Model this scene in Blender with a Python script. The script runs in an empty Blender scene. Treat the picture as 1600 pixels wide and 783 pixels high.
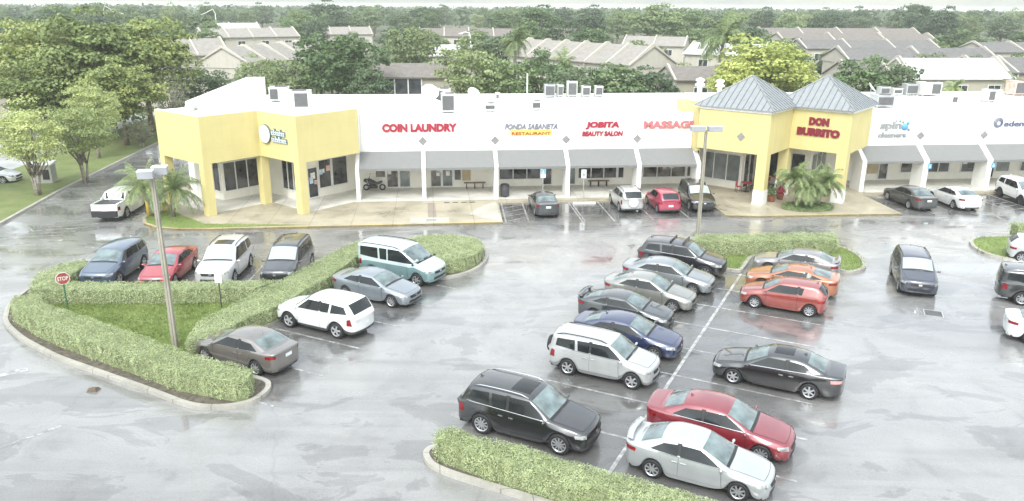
import bpy, bmesh, math, random
import numpy as np
from mathutils import Vector, Matrix
from mathutils.bvhtree import BVHTree

R = math.radians
random.seed(7)
rng = np.random.default_rng(11)
scene = bpy.context.scene
COL = scene.collection

# ------------------------------------------------------------------ camera, sky, sun, exposure
CAM_H = 13.9
cam_d = bpy.data.cameras.new("camera")
cam = bpy.data.objects.new("camera", cam_d)
COL.objects.link(cam)
scene.camera = cam
cam_d.sensor_width = 36.0
cam_d.lens = 1210.0 / 1600.0 * 36.0
cam_d.clip_start = 0.5
cam_d.clip_end = 6000.0
_p = R(17.542)
_r = math.atan(0.0065)
_fw = Vector((0, math.cos(_p), -math.sin(_p)))
_up0 = Vector((0, math.sin(_p), math.cos(_p)))
_rt0 = Vector((1, 0, 0))
_rt = math.cos(_r) * _rt0 + math.sin(_r) * _up0
_up = math.cos(_r) * _up0 - math.sin(_r) * _rt0
_m = Matrix((_rt, _up, -_fw)).transposed().to_4x4()
_m.translation = Vector((0, 0, CAM_H))
cam.matrix_world = _m

SUN_EL, SUN_AZ = R(46), R(-165)          # azimuth measured from +Y towards +X
world = bpy.data.worlds.new("World")
scene.world = world
world.use_nodes = True
wn = world.node_tree
for n_ in list(wn.nodes):
    wn.nodes.remove(n_)
sky = wn.nodes.new("ShaderNodeTexSky")
sky.sky_type = 'NISHITA'
sky.sun_disc = False
sky.sun_elevation = SUN_EL
sky.sun_rotation = SUN_AZ
sky.air_density = 1.0
sky.dust_density = 1.0
sky.ozone_density = 1.0
hs = wn.nodes.new("ShaderNodeHueSaturation")
hs.inputs["Saturation"].default_value = 0.22
hs.inputs["Value"].default_value = 1.0
wn.links.new(sky.outputs[0], hs.inputs["Color"])
# overcast: the cloud deck is brightest overhead and drifts in soft patches
tc = wn.nodes.new("ShaderNodeTexCoord")
sx = wn.nodes.new("ShaderNodeSeparateXYZ")
wn.links.new(tc.outputs["Generated"], sx.inputs[0])
zr_ = wn.nodes.new("ShaderNodeMapRange")
zr_.inputs["From Min"].default_value = 0.0
zr_.inputs["From Max"].default_value = 1.0
zr_.inputs["To Min"].default_value = 0.75
zr_.inputs["To Max"].default_value = 3.3
wn.links.new(sx.outputs[2], zr_.inputs["Value"])
cn = wn.nodes.new("ShaderNodeTexNoise")
cn.inputs["Scale"].default_value = 3.2
cn.inputs["Detail"].default_value = 6
cn.inputs["Roughness"].default_value = 0.6
wn.links.new(tc.outputs["Generated"], cn.inputs["Vector"])
cr_ = wn.nodes.new("ShaderNodeValToRGB")
cr_.color_ramp.elements[0].position = 0.36
cr_.color_ramp.elements[0].color = (0.78, 0.83, 0.87, 1)
cr_.color_ramp.elements[1].position = 0.62
cr_.color_ramp.elements[1].color = (1.11, 1.12, 1.06, 1)
wn.links.new(cn.outputs[0], cr_.inputs[0])
m1_ = wn.nodes.new("ShaderNodeVectorMath")
m1_.operation = 'MULTIPLY'
wn.links.new(hs.outputs[0], m1_.inputs[0])
wn.links.new(cr_.outputs[0], m1_.inputs[1])
m2_ = wn.nodes.new("ShaderNodeVectorMath")
m2_.operation = 'SCALE'
wn.links.new(m1_.outputs[0], m2_.inputs[0])
wn.links.new(zr_.outputs[0], m2_.inputs["Scale"])
bg = wn.nodes.new("ShaderNodeBackground")
bg.inputs["Strength"].default_value = 0.15
wo = wn.nodes.new("ShaderNodeOutputWorld")
wn.links.new(m2_.outputs[0], bg.inputs["Color"])
wn.links.new(bg.outputs[0], wo.inputs["Surface"])

sun_d = bpy.data.lights.new("sun", 'SUN')
sun_d.energy = 0.9
sun_d.angle = R(20)
sun_d.color = (1.0, 0.97, 0.92)
sun = bpy.data.objects.new("sun", sun_d)
COL.objects.link(sun)
_sd = Vector((math.sin(SUN_AZ) * math.cos(SUN_EL), math.cos(SUN_AZ) * math.cos(SUN_EL), math.sin(SUN_EL)))
sun.rotation_euler = _sd.to_track_quat('Z', 'Y').to_euler()

scene.view_settings.view_transform = 'Standard'
scene.view_settings.look = 'None'
scene.view_settings.exposure = 0.78
scene.view_settings.gamma = 1.0
scene.view_settings.use_curve_mapping = False
scene.cycles.max_bounces = 6
scene.cycles.transparent_max_bounces = 6
scene.cycles.volume_bounces = 1
scene.cycles.use_denoising = True

# ------------------------------------------------------------------ materials
MATS = {}


def nodes_of(name):
    m = bpy.data.materials.new(name)
    m.use_nodes = True
    nt = m.node_tree
    b = nt.nodes["Principled BSDF"]
    return m, nt, b


def ramp(nt, stops, src):
    r = nt.nodes.new("ShaderNodeValToRGB")
    e = r.color_ramp.elements
    while len(e) < len(stops):
        e.new(0.5)
    for i, (p, c) in enumerate(stops):
        e[i].position = p
        e[i].color = (c[0], c[1], c[2], 1) if isinstance(c, (tuple, list)) else (c, c, c, 1)
    nt.links.new(src, r.inputs[0])
    return r.outputs[0]


def noise(nt, scale, detail=4, rough=0.55, vec=None, dist=0.0):
    n = nt.nodes.new("ShaderNodeTexNoise")
    n.inputs["Scale"].default_value = scale
    n.inputs["Detail"].default_value = detail
    n.inputs["Roughness"].default_value = rough
    n.inputs["Distortion"].default_value = dist
    if vec is not None:
        nt.links.new(vec, n.inputs["Vector"])
    return n.outputs[0]


def coords(nt, which="Object", scale=None, rot=None):
    t = nt.nodes.new("ShaderNodeTexCoord")
    o = t.outputs[which]
    if scale or rot:
        mp = nt.nodes.new("ShaderNodeMapping")
        if scale:
            mp.inputs["Scale"].default_value = scale
        if rot:
            mp.inputs["Rotation"].default_value = rot
        nt.links.new(o, mp.inputs["Vector"])
        o = mp.outputs[0]
    return o


def mixc(nt, fac, a, b, blend='MIX'):
    m = nt.nodes.new("ShaderNodeMix")
    m.data_type = 'RGBA'
    m.blend_type = blend
    for sock, val in ((m.inputs[0], fac), (m.inputs[6], a), (m.inputs[7], b)):
        if hasattr(val, "is_linked"):
            nt.links.new(val, sock)
        elif isinstance(val, (tuple, list)):
            sock.default_value = (val[0], val[1], val[2], 1)
        else:
            sock.default_value = val
    return m.outputs[2]


def bump(nt, b, src, strength=0.2, dist=0.02):
    bn = nt.nodes.new("ShaderNodeBump")
    bn.inputs["Strength"].default_value = strength
    bn.inputs["Distance"].default_value = dist
    nt.links.new(src, bn.inputs["Height"])
    nt.links.new(bn.outputs[0], b.inputs["Normal"])


def simple(name, col, rough=0.6, metal=0.0, spec=0.5, var=0.12, scale=3.0, coat=0.0):
    """Plain procedural surface: a colour with a little noise in value and gloss."""
    if name in MATS:
        return MATS[name]
    m, nt, b = nodes_of(name)
    v = noise(nt, scale, 5, 0.6, coords(nt))
    lo = tuple(c * (1 - var) for c in col)
    hi = tuple(min(1, c * (1 + var)) for c in col)
    nt.links.new(ramp(nt, [(0.3, lo), (0.7, hi)], v), b.inputs["Base Color"])
    b.inputs["Roughness"].default_value = rough
    b.inputs["Metallic"].default_value = metal
    b.inputs["Specular IOR Level"].default_value = spec
    if coat:
        b.inputs["Coat Weight"].default_value = coat
        b.inputs["Coat Roughness"].default_value = 0.06
    MATS[name] = m
    return m


def paint(name, col, metal=0.25, rough=0.32):
    if name in MATS:
        return MATS[name]
    m, nt, b = nodes_of(name)
    v = noise(nt, 1.6, 3, 0.5, coords(nt))
    nt.links.new(ramp(nt, [(0.3, tuple(c * .93 for c in col)), (0.7, tuple(min(1, c * 1.07) for c in col))], v), b.inputs["Base Color"])
    d = noise(nt, 2.5, 3, 0.5, coords(nt))
    nt.links.new(ramp(nt, [(0.35, rough * .9), (0.7, rough * 1.15)], d), b.inputs["Roughness"])
    b.inputs["Metallic"].default_value = metal
    b.inputs["Coat Weight"].default_value = 1.0
    b.inputs["Coat Roughness"].default_value = 0.04
    b.inputs["Coat IOR"].default_value = 1.9
    MATS[name] = m
    return m


def asphalt():
    m, nt, b = nodes_of("wet_asphalt")
    co = coords(nt)
    big = noise(nt, 0.11, 5, 0.6, co, 0.6)
    mid = noise(nt, 0.55, 6, 0.65, co, 0.4)
    fine = noise(nt, 14.0, 4, 0.7, co)
    c1 = ramp(nt, [(0.25, (0.19, 0.188, 0.182)), (0.5, (0.27, 0.267, 0.255)), (0.75, (0.34, 0.335, 0.315))], big)
    c2 = ramp(nt, [(0.28, 0.7), (0.44, 0.94), (0.7, 1.04)], mid)
    c3 = ramp(nt, [(0.3, 0.86), (0.7, 1.1)], fine)
    c = mixc(nt, 1.0, mixc(nt, 1.0, c1, c2, 'MULTIPLY'), c3, 'MULTIPLY')
    # streaks along the drive, rubber and water tracks
    st = noise(nt, 1.0, 5, 0.6, coords(nt, "Object", (0.09, 0.9, 1), (0, 0, R(-6))), 0.5)
    c = mixc(nt, 1.0, c, ramp(nt, [(0.33, 0.82), (0.5, 1.0)], st), 'MULTIPLY')
    # parked bays painted darker: drip stains, plus the cars' dark reflections put into the colour
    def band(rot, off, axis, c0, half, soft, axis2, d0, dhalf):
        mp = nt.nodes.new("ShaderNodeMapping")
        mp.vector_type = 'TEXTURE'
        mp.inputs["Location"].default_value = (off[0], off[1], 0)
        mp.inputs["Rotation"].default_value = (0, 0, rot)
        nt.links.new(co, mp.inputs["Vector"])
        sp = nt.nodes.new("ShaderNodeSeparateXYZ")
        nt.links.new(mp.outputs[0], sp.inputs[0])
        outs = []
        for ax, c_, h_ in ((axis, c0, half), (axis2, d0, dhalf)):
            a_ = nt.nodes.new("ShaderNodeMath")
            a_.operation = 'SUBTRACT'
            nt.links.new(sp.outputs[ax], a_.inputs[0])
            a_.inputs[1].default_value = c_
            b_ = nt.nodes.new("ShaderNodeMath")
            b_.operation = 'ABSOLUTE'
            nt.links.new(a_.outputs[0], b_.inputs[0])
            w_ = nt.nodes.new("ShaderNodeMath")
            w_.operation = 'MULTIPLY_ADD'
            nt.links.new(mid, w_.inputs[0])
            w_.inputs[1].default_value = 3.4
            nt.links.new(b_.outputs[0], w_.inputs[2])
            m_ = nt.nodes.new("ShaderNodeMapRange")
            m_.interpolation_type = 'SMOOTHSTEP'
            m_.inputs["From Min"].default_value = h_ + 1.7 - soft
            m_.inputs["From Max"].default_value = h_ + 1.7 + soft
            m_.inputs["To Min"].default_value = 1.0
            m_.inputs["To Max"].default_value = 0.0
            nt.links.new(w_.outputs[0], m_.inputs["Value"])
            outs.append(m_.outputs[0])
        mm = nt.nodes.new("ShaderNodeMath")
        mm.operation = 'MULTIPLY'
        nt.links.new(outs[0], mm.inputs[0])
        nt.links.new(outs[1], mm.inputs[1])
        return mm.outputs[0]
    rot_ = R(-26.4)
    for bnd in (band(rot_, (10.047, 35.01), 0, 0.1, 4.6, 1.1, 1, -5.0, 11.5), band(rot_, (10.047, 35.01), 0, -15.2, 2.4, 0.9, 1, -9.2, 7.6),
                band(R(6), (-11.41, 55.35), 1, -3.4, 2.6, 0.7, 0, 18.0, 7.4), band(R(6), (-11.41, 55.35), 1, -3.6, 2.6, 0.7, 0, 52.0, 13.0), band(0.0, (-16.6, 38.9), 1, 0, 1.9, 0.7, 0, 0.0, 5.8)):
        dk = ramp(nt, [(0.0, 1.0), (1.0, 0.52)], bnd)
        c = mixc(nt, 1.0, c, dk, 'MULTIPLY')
    # hairline cracks
    vo = nt.nodes.new("ShaderNodeTexVoronoi")
    vo.feature = 'DISTANCE_TO_EDGE'
    vo.inputs["Scale"].default_value = 0.09
    wv = nt.nodes.new("ShaderNodeVectorMath")
    wv.operation = 'ADD'
    nt.links.new(co, wv.inputs[0])
    nn = nt.nodes.new("ShaderNodeTexNoise")
    nn.inputs["Scale"].default_value = 0.7
    nn.inputs["Detail"].default_value = 5
    nt.links.new(co, nn.inputs["Vector"])
    nt.links.new(nn.outputs[1], wv.inputs[1])
    nt.links.new(wv.outputs[0], vo.inputs["Vector"])
    crk = ramp(nt, [(0.0, 0.88), (0.004, 1.0)], vo.outputs["Distance"])
    c = mixc(nt, 1.0, c, crk, 'MULTIPLY')
    wet = noise(nt, 0.22, 6, 0.62, coords(nt, "Object", (1, 1.6, 1)), 0.9)
    # standing water darkens the ground, and leaves a silt rim where it has shrunk
    c = mixc(nt, 1.0, c, ramp(nt, [(0.38, 0.76), (0.435, 0.82), (0.45, 1.04), (0.475, 1.0)], wet), 'MULTIPLY')
    grit = noise(nt, 45.0, 3, 0.8, co)
    c = mixc(nt, 1.0, c, ramp(nt, [(0.35, 0.84), (0.65, 1.12)], grit), 'MULTIPLY')
    nt.links.new(c, b.inputs["Base Color"])
    rr = ramp(nt, [(0.36, 0.03), (0.45, 0.12), (0.6, 0.34)], wet)
    nt.links.new(rr, b.inputs["Roughness"])
    b.inputs["Specular IOR Level"].default_value = 0.7
    b.inputs["Coat Weight"].default_value = 0.6
    b.inputs["Coat IOR"].default_value = 1.33
    cr = ramp(nt, [(0.40, 0.012), (0.47, 0.08), (0.58, 0.24)], wet)
    nt.links.new(cr, b.inputs["Coat Roughness"])
    bn = ramp(nt, [(0.40, 0.0), (0.55, 1.0)], wet)
    h = mixc(nt, 1.0, fine, bn, 'MULTIPLY')
    bump(nt, b, h, 0.25, 0.012)
    MATS["asphalt"] = m
    return m


def concrete(name, col, wetness=0.3):
    m, nt, b = nodes_of(name)
    co = coords(nt)
    a = noise(nt, 0.45, 6, 0.65, co, 0.5)
    f = noise(nt, 9.0, 5, 0.7, co)
    c = ramp(nt, [(0.3, tuple(x * .72 for x in col)), (0.55, col), (0.75, tuple(min(1, x * 1.15) for x in col))], a)
    c = mixc(nt, 1.0, c, ramp(nt, [(0.3, 0.85), (0.7, 1.08)], f), 'MULTIPLY')
    br = nt.nodes.new("ShaderNodeTexBrick")
    br.offset = 0.0
    br.inputs["Scale"].default_value = 1.0
    br.inputs["Brick Width"].default_value = 2.7
    br.inputs["Row Height"].default_value = 2.2
    br.inputs["Mortar Size"].default_value = 0.018
    br.inputs["Color1"].default_value = (1, 1, 1, 1)
    br.inputs["Color2"].default_value = (.93, .93, .93, 1)
    br.inputs["Mortar"].default_value = (.55, .53, .5, 1)
    nt.links.new(coords(nt, "Object", None, (0, 0, R(-6))), br.inputs["Vector"])
    c = mixc(nt, 1.0, c, br.outputs[0], 'MULTIPLY')
    nt.links.new(c, b.inputs["Base Color"])
    nt.links.new(ramp(nt, [(0.35, 0.12 + .4 * (1 - wetness)), (0.6, 0.75)], a), b.inputs["Roughness"])
    bump(nt, b, f, 0.2, 0.01)
    MATS[name] = m
    return m


def stucco(name, col, var=0.05, streak=0.0, joints=False):
    m, nt, b = nodes_of(name)
    co = coords(nt)
    a = noise(nt, 0.7, 5, 0.6, co)
    c = ramp(nt, [(0.3, tuple(x * (1 - var) for x in col)), (0.7, tuple(min(1, x * (1 + var)) for x in col))], a)
    if streak:
        s = noise(nt, 1.0, 5, 0.6, coords(nt, "Object", (2.2, 2.2, 0.16)))
        c = mixc(nt, 1.0, c, ramp(nt, [(0.3, 1 - streak), (0.55, 1.0)], s), 'MULTIPLY')
    if joints:
        sp = nt.nodes.new("ShaderNodeSeparateXYZ")
        nt.links.new(co, sp.inputs[0])
        fr = nt.nodes.new("ShaderNodeMath")
        fr.operation = 'PINGPONG'
        nt.links.new(sp.outputs[2], fr.inputs[0])
        fr.inputs[1].default_value = 0.78
        c = mixc(nt, 1.0, c, ramp(nt, [(0.0, 0.95), (0.02, 1.0)], fr.outputs[0]), 'MULTIPLY')
    nt.links.new(c, b.inputs["Base Color"])
    b.inputs["Roughness"].default_value = 0.75
    b.inputs["Specular IOR Level"].default_value = 0.3
    bump(nt, b, noise(nt, 30, 4, 0.7, co), 0.12, 0.01)
    MATS[name] = m
    return m


def glass(name, col=(0.03, 0.036, 0.04), rough=0.05, spec=0.8, var=0.5, sc=0.8):
    if name in MATS:
        return MATS[name]
    m, nt, b = nodes_of(name)
    v = noise(nt, sc, 3, 0.5, coords(nt))
    nt.links.new(ramp(nt, [(0.3, tuple(c * (1 - var) for c in col)), (0.7, tuple(c * (1 + var) for c in col))], v), b.inputs["Base Color"])
    b.inputs["Roughness"].default_value = rough
    b.inputs["Specular IOR Level"].default_value = spec
    MATS[name] = m
    return m


def leafmat(name, c0, c1, c2, trans=0.28, scale=0.6, rnd=0.35):
    m, nt, b = nodes_of(name)
    co = coords(nt)
    v = noise(nt, scale, 3, 0.6, co)
    oi = nt.nodes.new("ShaderNodeObjectInfo")
    mt = nt.nodes.new("ShaderNodeMath")
    mt.operation = 'MULTIPLY_ADD'
    nt.links.new(oi.outputs["Random"], mt.inputs[0])
    mt.inputs[1].default_value = rnd
    nt.links.new(v, mt.inputs[2])
    ms = nt.nodes.new("ShaderNodeMath")
    ms.operation = 'SUBTRACT'
    nt.links.new(mt.outputs[0], ms.inputs[0])
    ms.inputs[1].default_value = rnd / 2
    f = noise(nt, 5.0, 2, 0.5, co)
    c = ramp(nt, [(0.32, c0), (0.5, c1), (0.7, c2)], ms.outputs[0])
    c = mixc(nt, 1.0, c, ramp(nt, [(0.3, 0.75), (0.7, 1.25)], f), 'MULTIPLY')
    nt.links.new(c, b.inputs["Base Color"])
    b.inputs["Roughness"].default_value = 0.5
    b.inputs["Specular IOR Level"].default_value = 0.35
    tr = nt.nodes.new("ShaderNodeBsdfTranslucent")
    nt.links.new(c, tr.inputs["Color"])
    mx = nt.nodes.new("ShaderNodeMixShader")
    mx.inputs[0].default_value = trans
    nt.links.new(b.outputs[0], mx.inputs[1])
    nt.links.new(tr.outputs[0], mx.inputs[2])
    nt.links.new(mx.outputs[0], nt.nodes["Material Output"].inputs["Surface"])
    MATS[name] = m
    return m


def grassmat(name, cols):
    m, nt, b = nodes_of(name)
    co = coords(nt)
    a = noise(nt, 0.5, 5, 0.65, co)
    f = noise(nt, 12, 5, 0.75, co)
    c = ramp(nt, [(0.3, cols[0]), (0.5, cols[1]), (0.7, cols[2])], a)
    c = mixc(nt, 1.0, c, ramp(nt, [(0.3, 0.6), (0.7, 1.25)], f), 'MULTIPLY')
    nt.links.new(c, b.inputs["Base Color"])
    b.inputs["Roughness"].default_value = 0.85
    bump(nt, b, f, 0.6, 0.05)
    MATS[name] = m
    return m


def linemat(name, col, lo=0.38, hi=0.55):
    """Worn road paint: the wet asphalt shows through where it has worn off."""
    m, nt, b = nodes_of(name)
    co = coords(nt)
    w = noise(nt, 2.4, 6, 0.75, co, 0.3)
    c = mixc(nt, ramp(nt, [(lo, 0.0), (hi, 1.0)], w), (0.2, 0.195, 0.185), col)
    nt.links.new(c, b.inputs["Base Color"])
    b.inputs["Roughness"].default_value = 0.28
    b.inputs["Coat Weight"].default_value = 0.5
    b.inputs["Coat IOR"].default_value = 1.33
    b.inputs["Coat Roughness"].default_value = 0.12
    MATS[name] = m
    return m


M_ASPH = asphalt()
M_WALK = concrete("sidewalk_concrete", (0.42, 0.375, 0.275), 0.7)
M_WALK2 = concrete("covered_walk_concrete", (0.70, 0.68, 0.61), 0.2)
M_KERB = concrete("kerb_concrete", (0.42, 0.40, 0.35), 0.4)
M_KERBY = concrete("kerb_yellow_paint", (0.55, 0.44, 0.19), 0.4)
M_YEL = stucco("yellow_stucco", (0.62, 0.54, 0.25), 0.04, 0.05, True)
M_WHT = stucco("white_stucco", (0.82, 0.81, 0.77), 0.03, 0.04)
M_CRM = stucco("cream_stucco", (0.84, 0.81, 0.72), 0.05, 0.06)
M_ROOFW = stucco("white_roof_membrane", (0.80, 0.80, 0.78), 0.06)
M_AWN = simple("grey_awning_fabric", (0.26, 0.262, 0.255), 0.75, var=0.06)
_nt = M_AWN.node_tree
_tr = _nt.nodes.new("ShaderNodeBsdfTranslucent")
_tr.inputs["Color"].default_value = (0.5, 0.5, 0.47, 1)
_mx = _nt.nodes.new("ShaderNodeMixShader")
_mx.inputs[0].default_value = 0.28
_nt.links.new(_nt.nodes["Principled BSDF"].outputs[0], _mx.inputs[1])
_nt.links.new(_tr.outputs[0], _mx.inputs[2])
_nt.links.new(_mx.outputs[0], _nt.nodes["Material Output"].inputs["Surface"])
M_METR = simple("grey_seam_metal", (0.28, 0.295, 0.295), 0.45, 0.2, var=0.1)
M_RIB = simple("dark_seam_rib", (0.17, 0.19, 0.2), 0.45, 0.3)
M_GLS = glass("store_glass", (0.16, 0.18, 0.18), 0.04, 0.7, 0.5, 0.9)
M_FRM = simple("white_frame", (0.75, 0.75, 0.72), 0.4)
M_DARK = simple("dark_plastic", (0.02, 0.02, 0.021), 0.5)
M_RUB = simple("tyre_rubber", (0.018, 0.018, 0.019), 0.7)
M_GREY = simple("grey_metal", (0.42, 0.43, 0.43), 0.45, 0.3)
M_ACM = simple("unit_metal", (0.62, 0.62, 0.58), 0.5, 0.1, var=0.15)
M_ACG = simple("unit_grille", (0.13, 0.13, 0.13), 0.6, 0.2)
M_TAN = simple("tan_panel", (0.45, 0.36, 0.22), 0.6)
M_CONC = concrete("pole_concrete", (0.36, 0.335, 0.27), 0.1)
M_WOOD = simple("bench_wood", (0.24, 0.16, 0.09), 0.55, var=0.3, scale=8)
M_SOIL = simple("mulch_soil", (0.115, 0.10, 0.075), 0.9, var=0.5, scale=6)
M_RED = simple("red_sign", (0.36, 0.025, 0.05), 0.4)
M_REDL = simple("pale_red_sign", (0.50, 0.17, 0.17), 0.45)
M_BARK = simple("bark", (0.16, 0.125, 0.09), 0.9, var=0.4, scale=5)
M_BARKG = simple("grey_bark", (0.24, 0.21, 0.17), 0.9, var=0.4, scale=5)
M_LAWN = grassmat("lawn", ((0.13, 0.185, 0.045), (0.185, 0.25, 0.065), (0.25, 0.30, 0.10)))
M_VERGE = grassmat("verge_grass", ((0.13, 0.165, 0.05), (0.175, 0.215, 0.07), (0.23, 0.24, 0.10)))
M_TERR = grassmat("terrain_ground", ((0.06, 0.085, 0.035), (0.10, 0.11, 0.055), (0.16, 0.15, 0.09)))
M_LINE = linemat("white_line_paint", (0.52, 0.52, 0.50), 0.42, 0.6)
M_LINEF = linemat("faded_line_paint", (0.5, 0.5, 0.48), 0.46, 0.62)
M_HEDGE = leafmat("hedge_leaves", (0.335, 0.39, 0.195), (0.41, 0.47, 0.25), (0.48, 0.53, 0.31), 0.25, 0.9, 0.1)
M_HEDGI = simple("hedge_inner", (0.20, 0.23, 0.115), 0.9, var=0.5, scale=7)
LEAF = {
    'dark': leafmat("leaves_dark", (0.067, 0.106, 0.058), (0.105, 0.16, 0.08), (0.161, 0.215, 0.111)),
    'mid': leafmat("leaves_mid", (0.096, 0.152, 0.063), (0.152, 0.224, 0.094), (0.227, 0.296, 0.127)),
    'pale': leafmat("leaves_pale", (0.165, 0.208, 0.092), (0.237, 0.296, 0.131), (0.327, 0.385, 0.181)),
    'bright': leafmat("leaves_bright", (0.309, 0.354, 0.101), (0.463, 0.522, 0.15), (0.6, 0.6, 0.223)),
    'broad': leafmat("leaves_broad", (0.177, 0.226, 0.082), (0.271, 0.328, 0.112), (0.398, 0.431, 0.155)),
    'loose': leafmat("leaves_loose", (0.262, 0.319, 0.124), (0.379, 0.435, 0.178), (0.521, 0.572, 0.244)),
    'thin': leafmat("leaves_thin", (0.188, 0.202, 0.121), (0.262, 0.274, 0.171), (0.355, 0.349, 0.239)),
    'palm': leafmat("leaves_palm", (0.17, 0.225, 0.095), (0.254, 0.323, 0.141), (0.371, 0.438, 0.206), 0.3, 1.5),
}


# ------------------------------------------------------------------ mesh helpers
class MB:
    """Collects shapes and links them as one mesh object."""

    def __init__(self):
        self.v, self.f, self.m = [], [], []

    def add(self, verts, faces, mi=0):
        o = len(self.v)
        self.v += [tuple(p) for p in verts]
        self.f += [tuple(i + o for i in q) for q in faces]
        self.m += [mi] * len(faces)

    def box(self, x0, x1, y0, y1, z0, z1, mi=0):
        vs = [(x0, y0, z0), (x1, y0, z0), (x1, y1, z0), (x0, y1, z0), (x0, y0, z1), (x1, y0, z1), (x1, y1, z1), (x0, y1, z1)]
        self.add(vs, [(0, 3, 2, 1), (4, 5, 6, 7), (0, 1, 5, 4), (1, 2, 6, 5), (2, 3, 7, 6), (3, 0, 4, 7)], mi)

    def obox(self, c, ax, ay, az, mi=0):
        c, ax, ay, az = Vector(c), Vector(ax), Vector(ay), Vector(az)
        vs = [c + sx * ax + sy * ay + sz * az for sz in (-1, 1) for sx, sy in ((-1, -1), (1, -1), (1, 1), (-1, 1))]
        self.add(vs, [(0, 3, 2, 1), (4, 5, 6, 7), (0, 1, 5, 4), (1, 2, 6, 5), (2, 3, 7, 6), (3, 0, 4, 7)], mi)

    def wall(self, a, b, th, z0, z1, mi=0, side=1):
        """Vertical slab from a to b (x,y); thickness th to the left (side=1) or right (-1)."""
        a, b = Vector((a[0], a[1])), Vector((b[0], b[1]))
        d = (b - a).normalized()
        n = Vector((-d.y, d.x)) * th * side
        self.prism([a, b, b + n, a + n], z0, z1, mi)

    def prism(self, poly, z0, z1, mi=0, top=None):
        n = len(poly)
        vs = [(p[0], p[1], z0) for p in poly] + [(p[0], p[1], z1) for p in poly]
        fs = [tuple(range(n))[::-1], tuple(range(n, 2 * n))]
        fs += [(i, (i + 1) % n, n + (i + 1) % n, n + i) for i in range(n)]
        o = len(self.m)
        self.add(vs, fs, mi)
        if top is not None:
            self.m[o + 1] = top

    def tube(self, pts, radii, n=8, mi=0, cap=True):
        pts = [Vector(p) for p in pts]
        if not isinstance(radii, (list, tuple)):
            radii = [radii] * len(pts)
        o = len(self.v)
        ref = Vector((0.31, 0.17, 0.93))
        vs, fs = [], []
        for i, p in enumerate(pts):
            d = (pts[min(i + 1, len(pts) - 1)] - pts[max(i - 1, 0)]).normalized()
            if abs(d.dot(ref)) > 0.95:
                ref = Vector((0.9, 0.3, 0.1))
            u = d.cross(ref).normalized()
            w = d.cross(u)
            for k in range(n):
                a = 2 * math.pi * k / n
                vs.append(p + (u * math.cos(a) + w * math.sin(a)) * radii[i])
        for i in range(len(pts) - 1):
            for k in range(n):
                fs.append((i * n + k, i * n + (k + 1) % n, (i + 1) * n + (k + 1) % n, (i + 1) * n + k))
        if cap:
            fs.append(tuple(range(n))[::-1])
            fs.append(tuple(range((len(pts) - 1) * n, len(pts) * n)))
        self.add(vs, fs, mi)

    def lathe(self, prof, n=20, axis='z', c=(0, 0, 0), mi=0):
        vs, fs = [], []
        for r, h in prof:
            for k in range(n):
                a = 2 * math.pi * k / n
                x, y = r * math.cos(a), r * math.sin(a)
                p = {'z': (x, y, h), 'y': (x, h, y), 'x': (h, x, y)}[axis]
                vs.append((p[0] + c[0], p[1] + c[1], p[2] + c[2]))
        for i in range(len(prof) - 1):
            for k in range(n):
                fs.append((i * n + k, i * n + (k + 1) % n, (i + 1) * n + (k + 1) % n, (i + 1) * n + k))
        self.add(vs, fs, mi)

    def build(self, name, mats, parent=None, smooth=False, loc=None, rotz=0.0):
        me = bpy.data.meshes.new(name)
        me.from_pydata(self.v, [], self.f)
        if not isinstance(mats, (list, tuple)):
            mats = [mats]
        for m in mats:
            me.materials.append(m)
        if len(mats) > 1:
            me.polygons.foreach_set("material_index", self.m)
        if smooth:
            me.polygons.foreach_set("use_smooth", [True] * len(me.polygons))
        bm = bmesh.new()
        bm.from_mesh(me)
        bmesh.ops.recalc_face_normals(bm, faces=bm.faces)
        bm.to_mesh(me)
        bm.free()
        return link(name, me, parent, loc, rotz)


def link(name, me, parent=None, loc=None, rotz=0.0):
    o = bpy.data.objects.new(name, me)
    COL.objects.link(o)
    if parent:
        o.parent = parent
    if loc:
        o.location = loc
    o.rotation_euler = (0, 0, rotz)
    return o


def quads_mesh(name, V, mats, mi=None):
    """V: (N,4,3) numpy array of separate quads -> mesh (fast)."""
    n = len(V)
    me = bpy.data.meshes.new(name)
    me.vertices.add(4 * n)
    me.vertices.foreach_set("co", V.reshape(-1).astype(np.float32))
    me.loops.add(4 * n)
    me.loops.foreach_set("vertex_index", np.arange(4 * n, dtype=np.int32))
    me.polygons.add(n)
    me.polygons.foreach_set("loop_start", np.arange(0, 4 * n, 4, dtype=np.int32))
    me.polygons.foreach_set("loop_total", np.full(n, 4, dtype=np.int32))
    for m in (mats if isinstance(mats, (list, tuple)) else [mats]):
        me.materials.append(m)
    if mi is not None:
        me.polygons.foreach_set("material_index", mi.astype(np.int32))
    me.update(calc_edges=True)
    me.validate()
    return me


def tag(o, label=None, cat=None, group=None, kind=None):
    if label:
        o["label"] = label
    if cat:
        o["category"] = cat
    if group:
        o["group"] = group
    if kind:
        o["kind"] = kind
    return o


def thing(name, label, cat, loc=(0, 0, 0), rotz=0.0, group=None):
    o = bpy.data.objects.new(name, None)
    o.empty_display_size = 0.3
    COL.objects.link(o)
    o.location = loc
    o.rotation_euler = (0, 0, rotz)
    return tag(o, label, cat, group)


def struct(name, mb, mats, smooth=False):
    return tag(mb.build(name, mats, None, smooth), kind="structure")


def kids(o):
    return list(o.children)


def copy_tree(o, parent=None):
    c = o.copy()
    COL.objects.link(c)
    if parent is not None:
        c.parent = parent
    for ch in kids(o):
        copy_tree(ch, c)
    return c


def arc(c, r, a0, a1, n=8):
    return [(c[0] + r * math.cos(R(a0 + (a1 - a0) * i / n)), c[1] + r * math.sin(R(a0 + (a1 - a0) * i / n))) for i in range(n + 1)]


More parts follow.
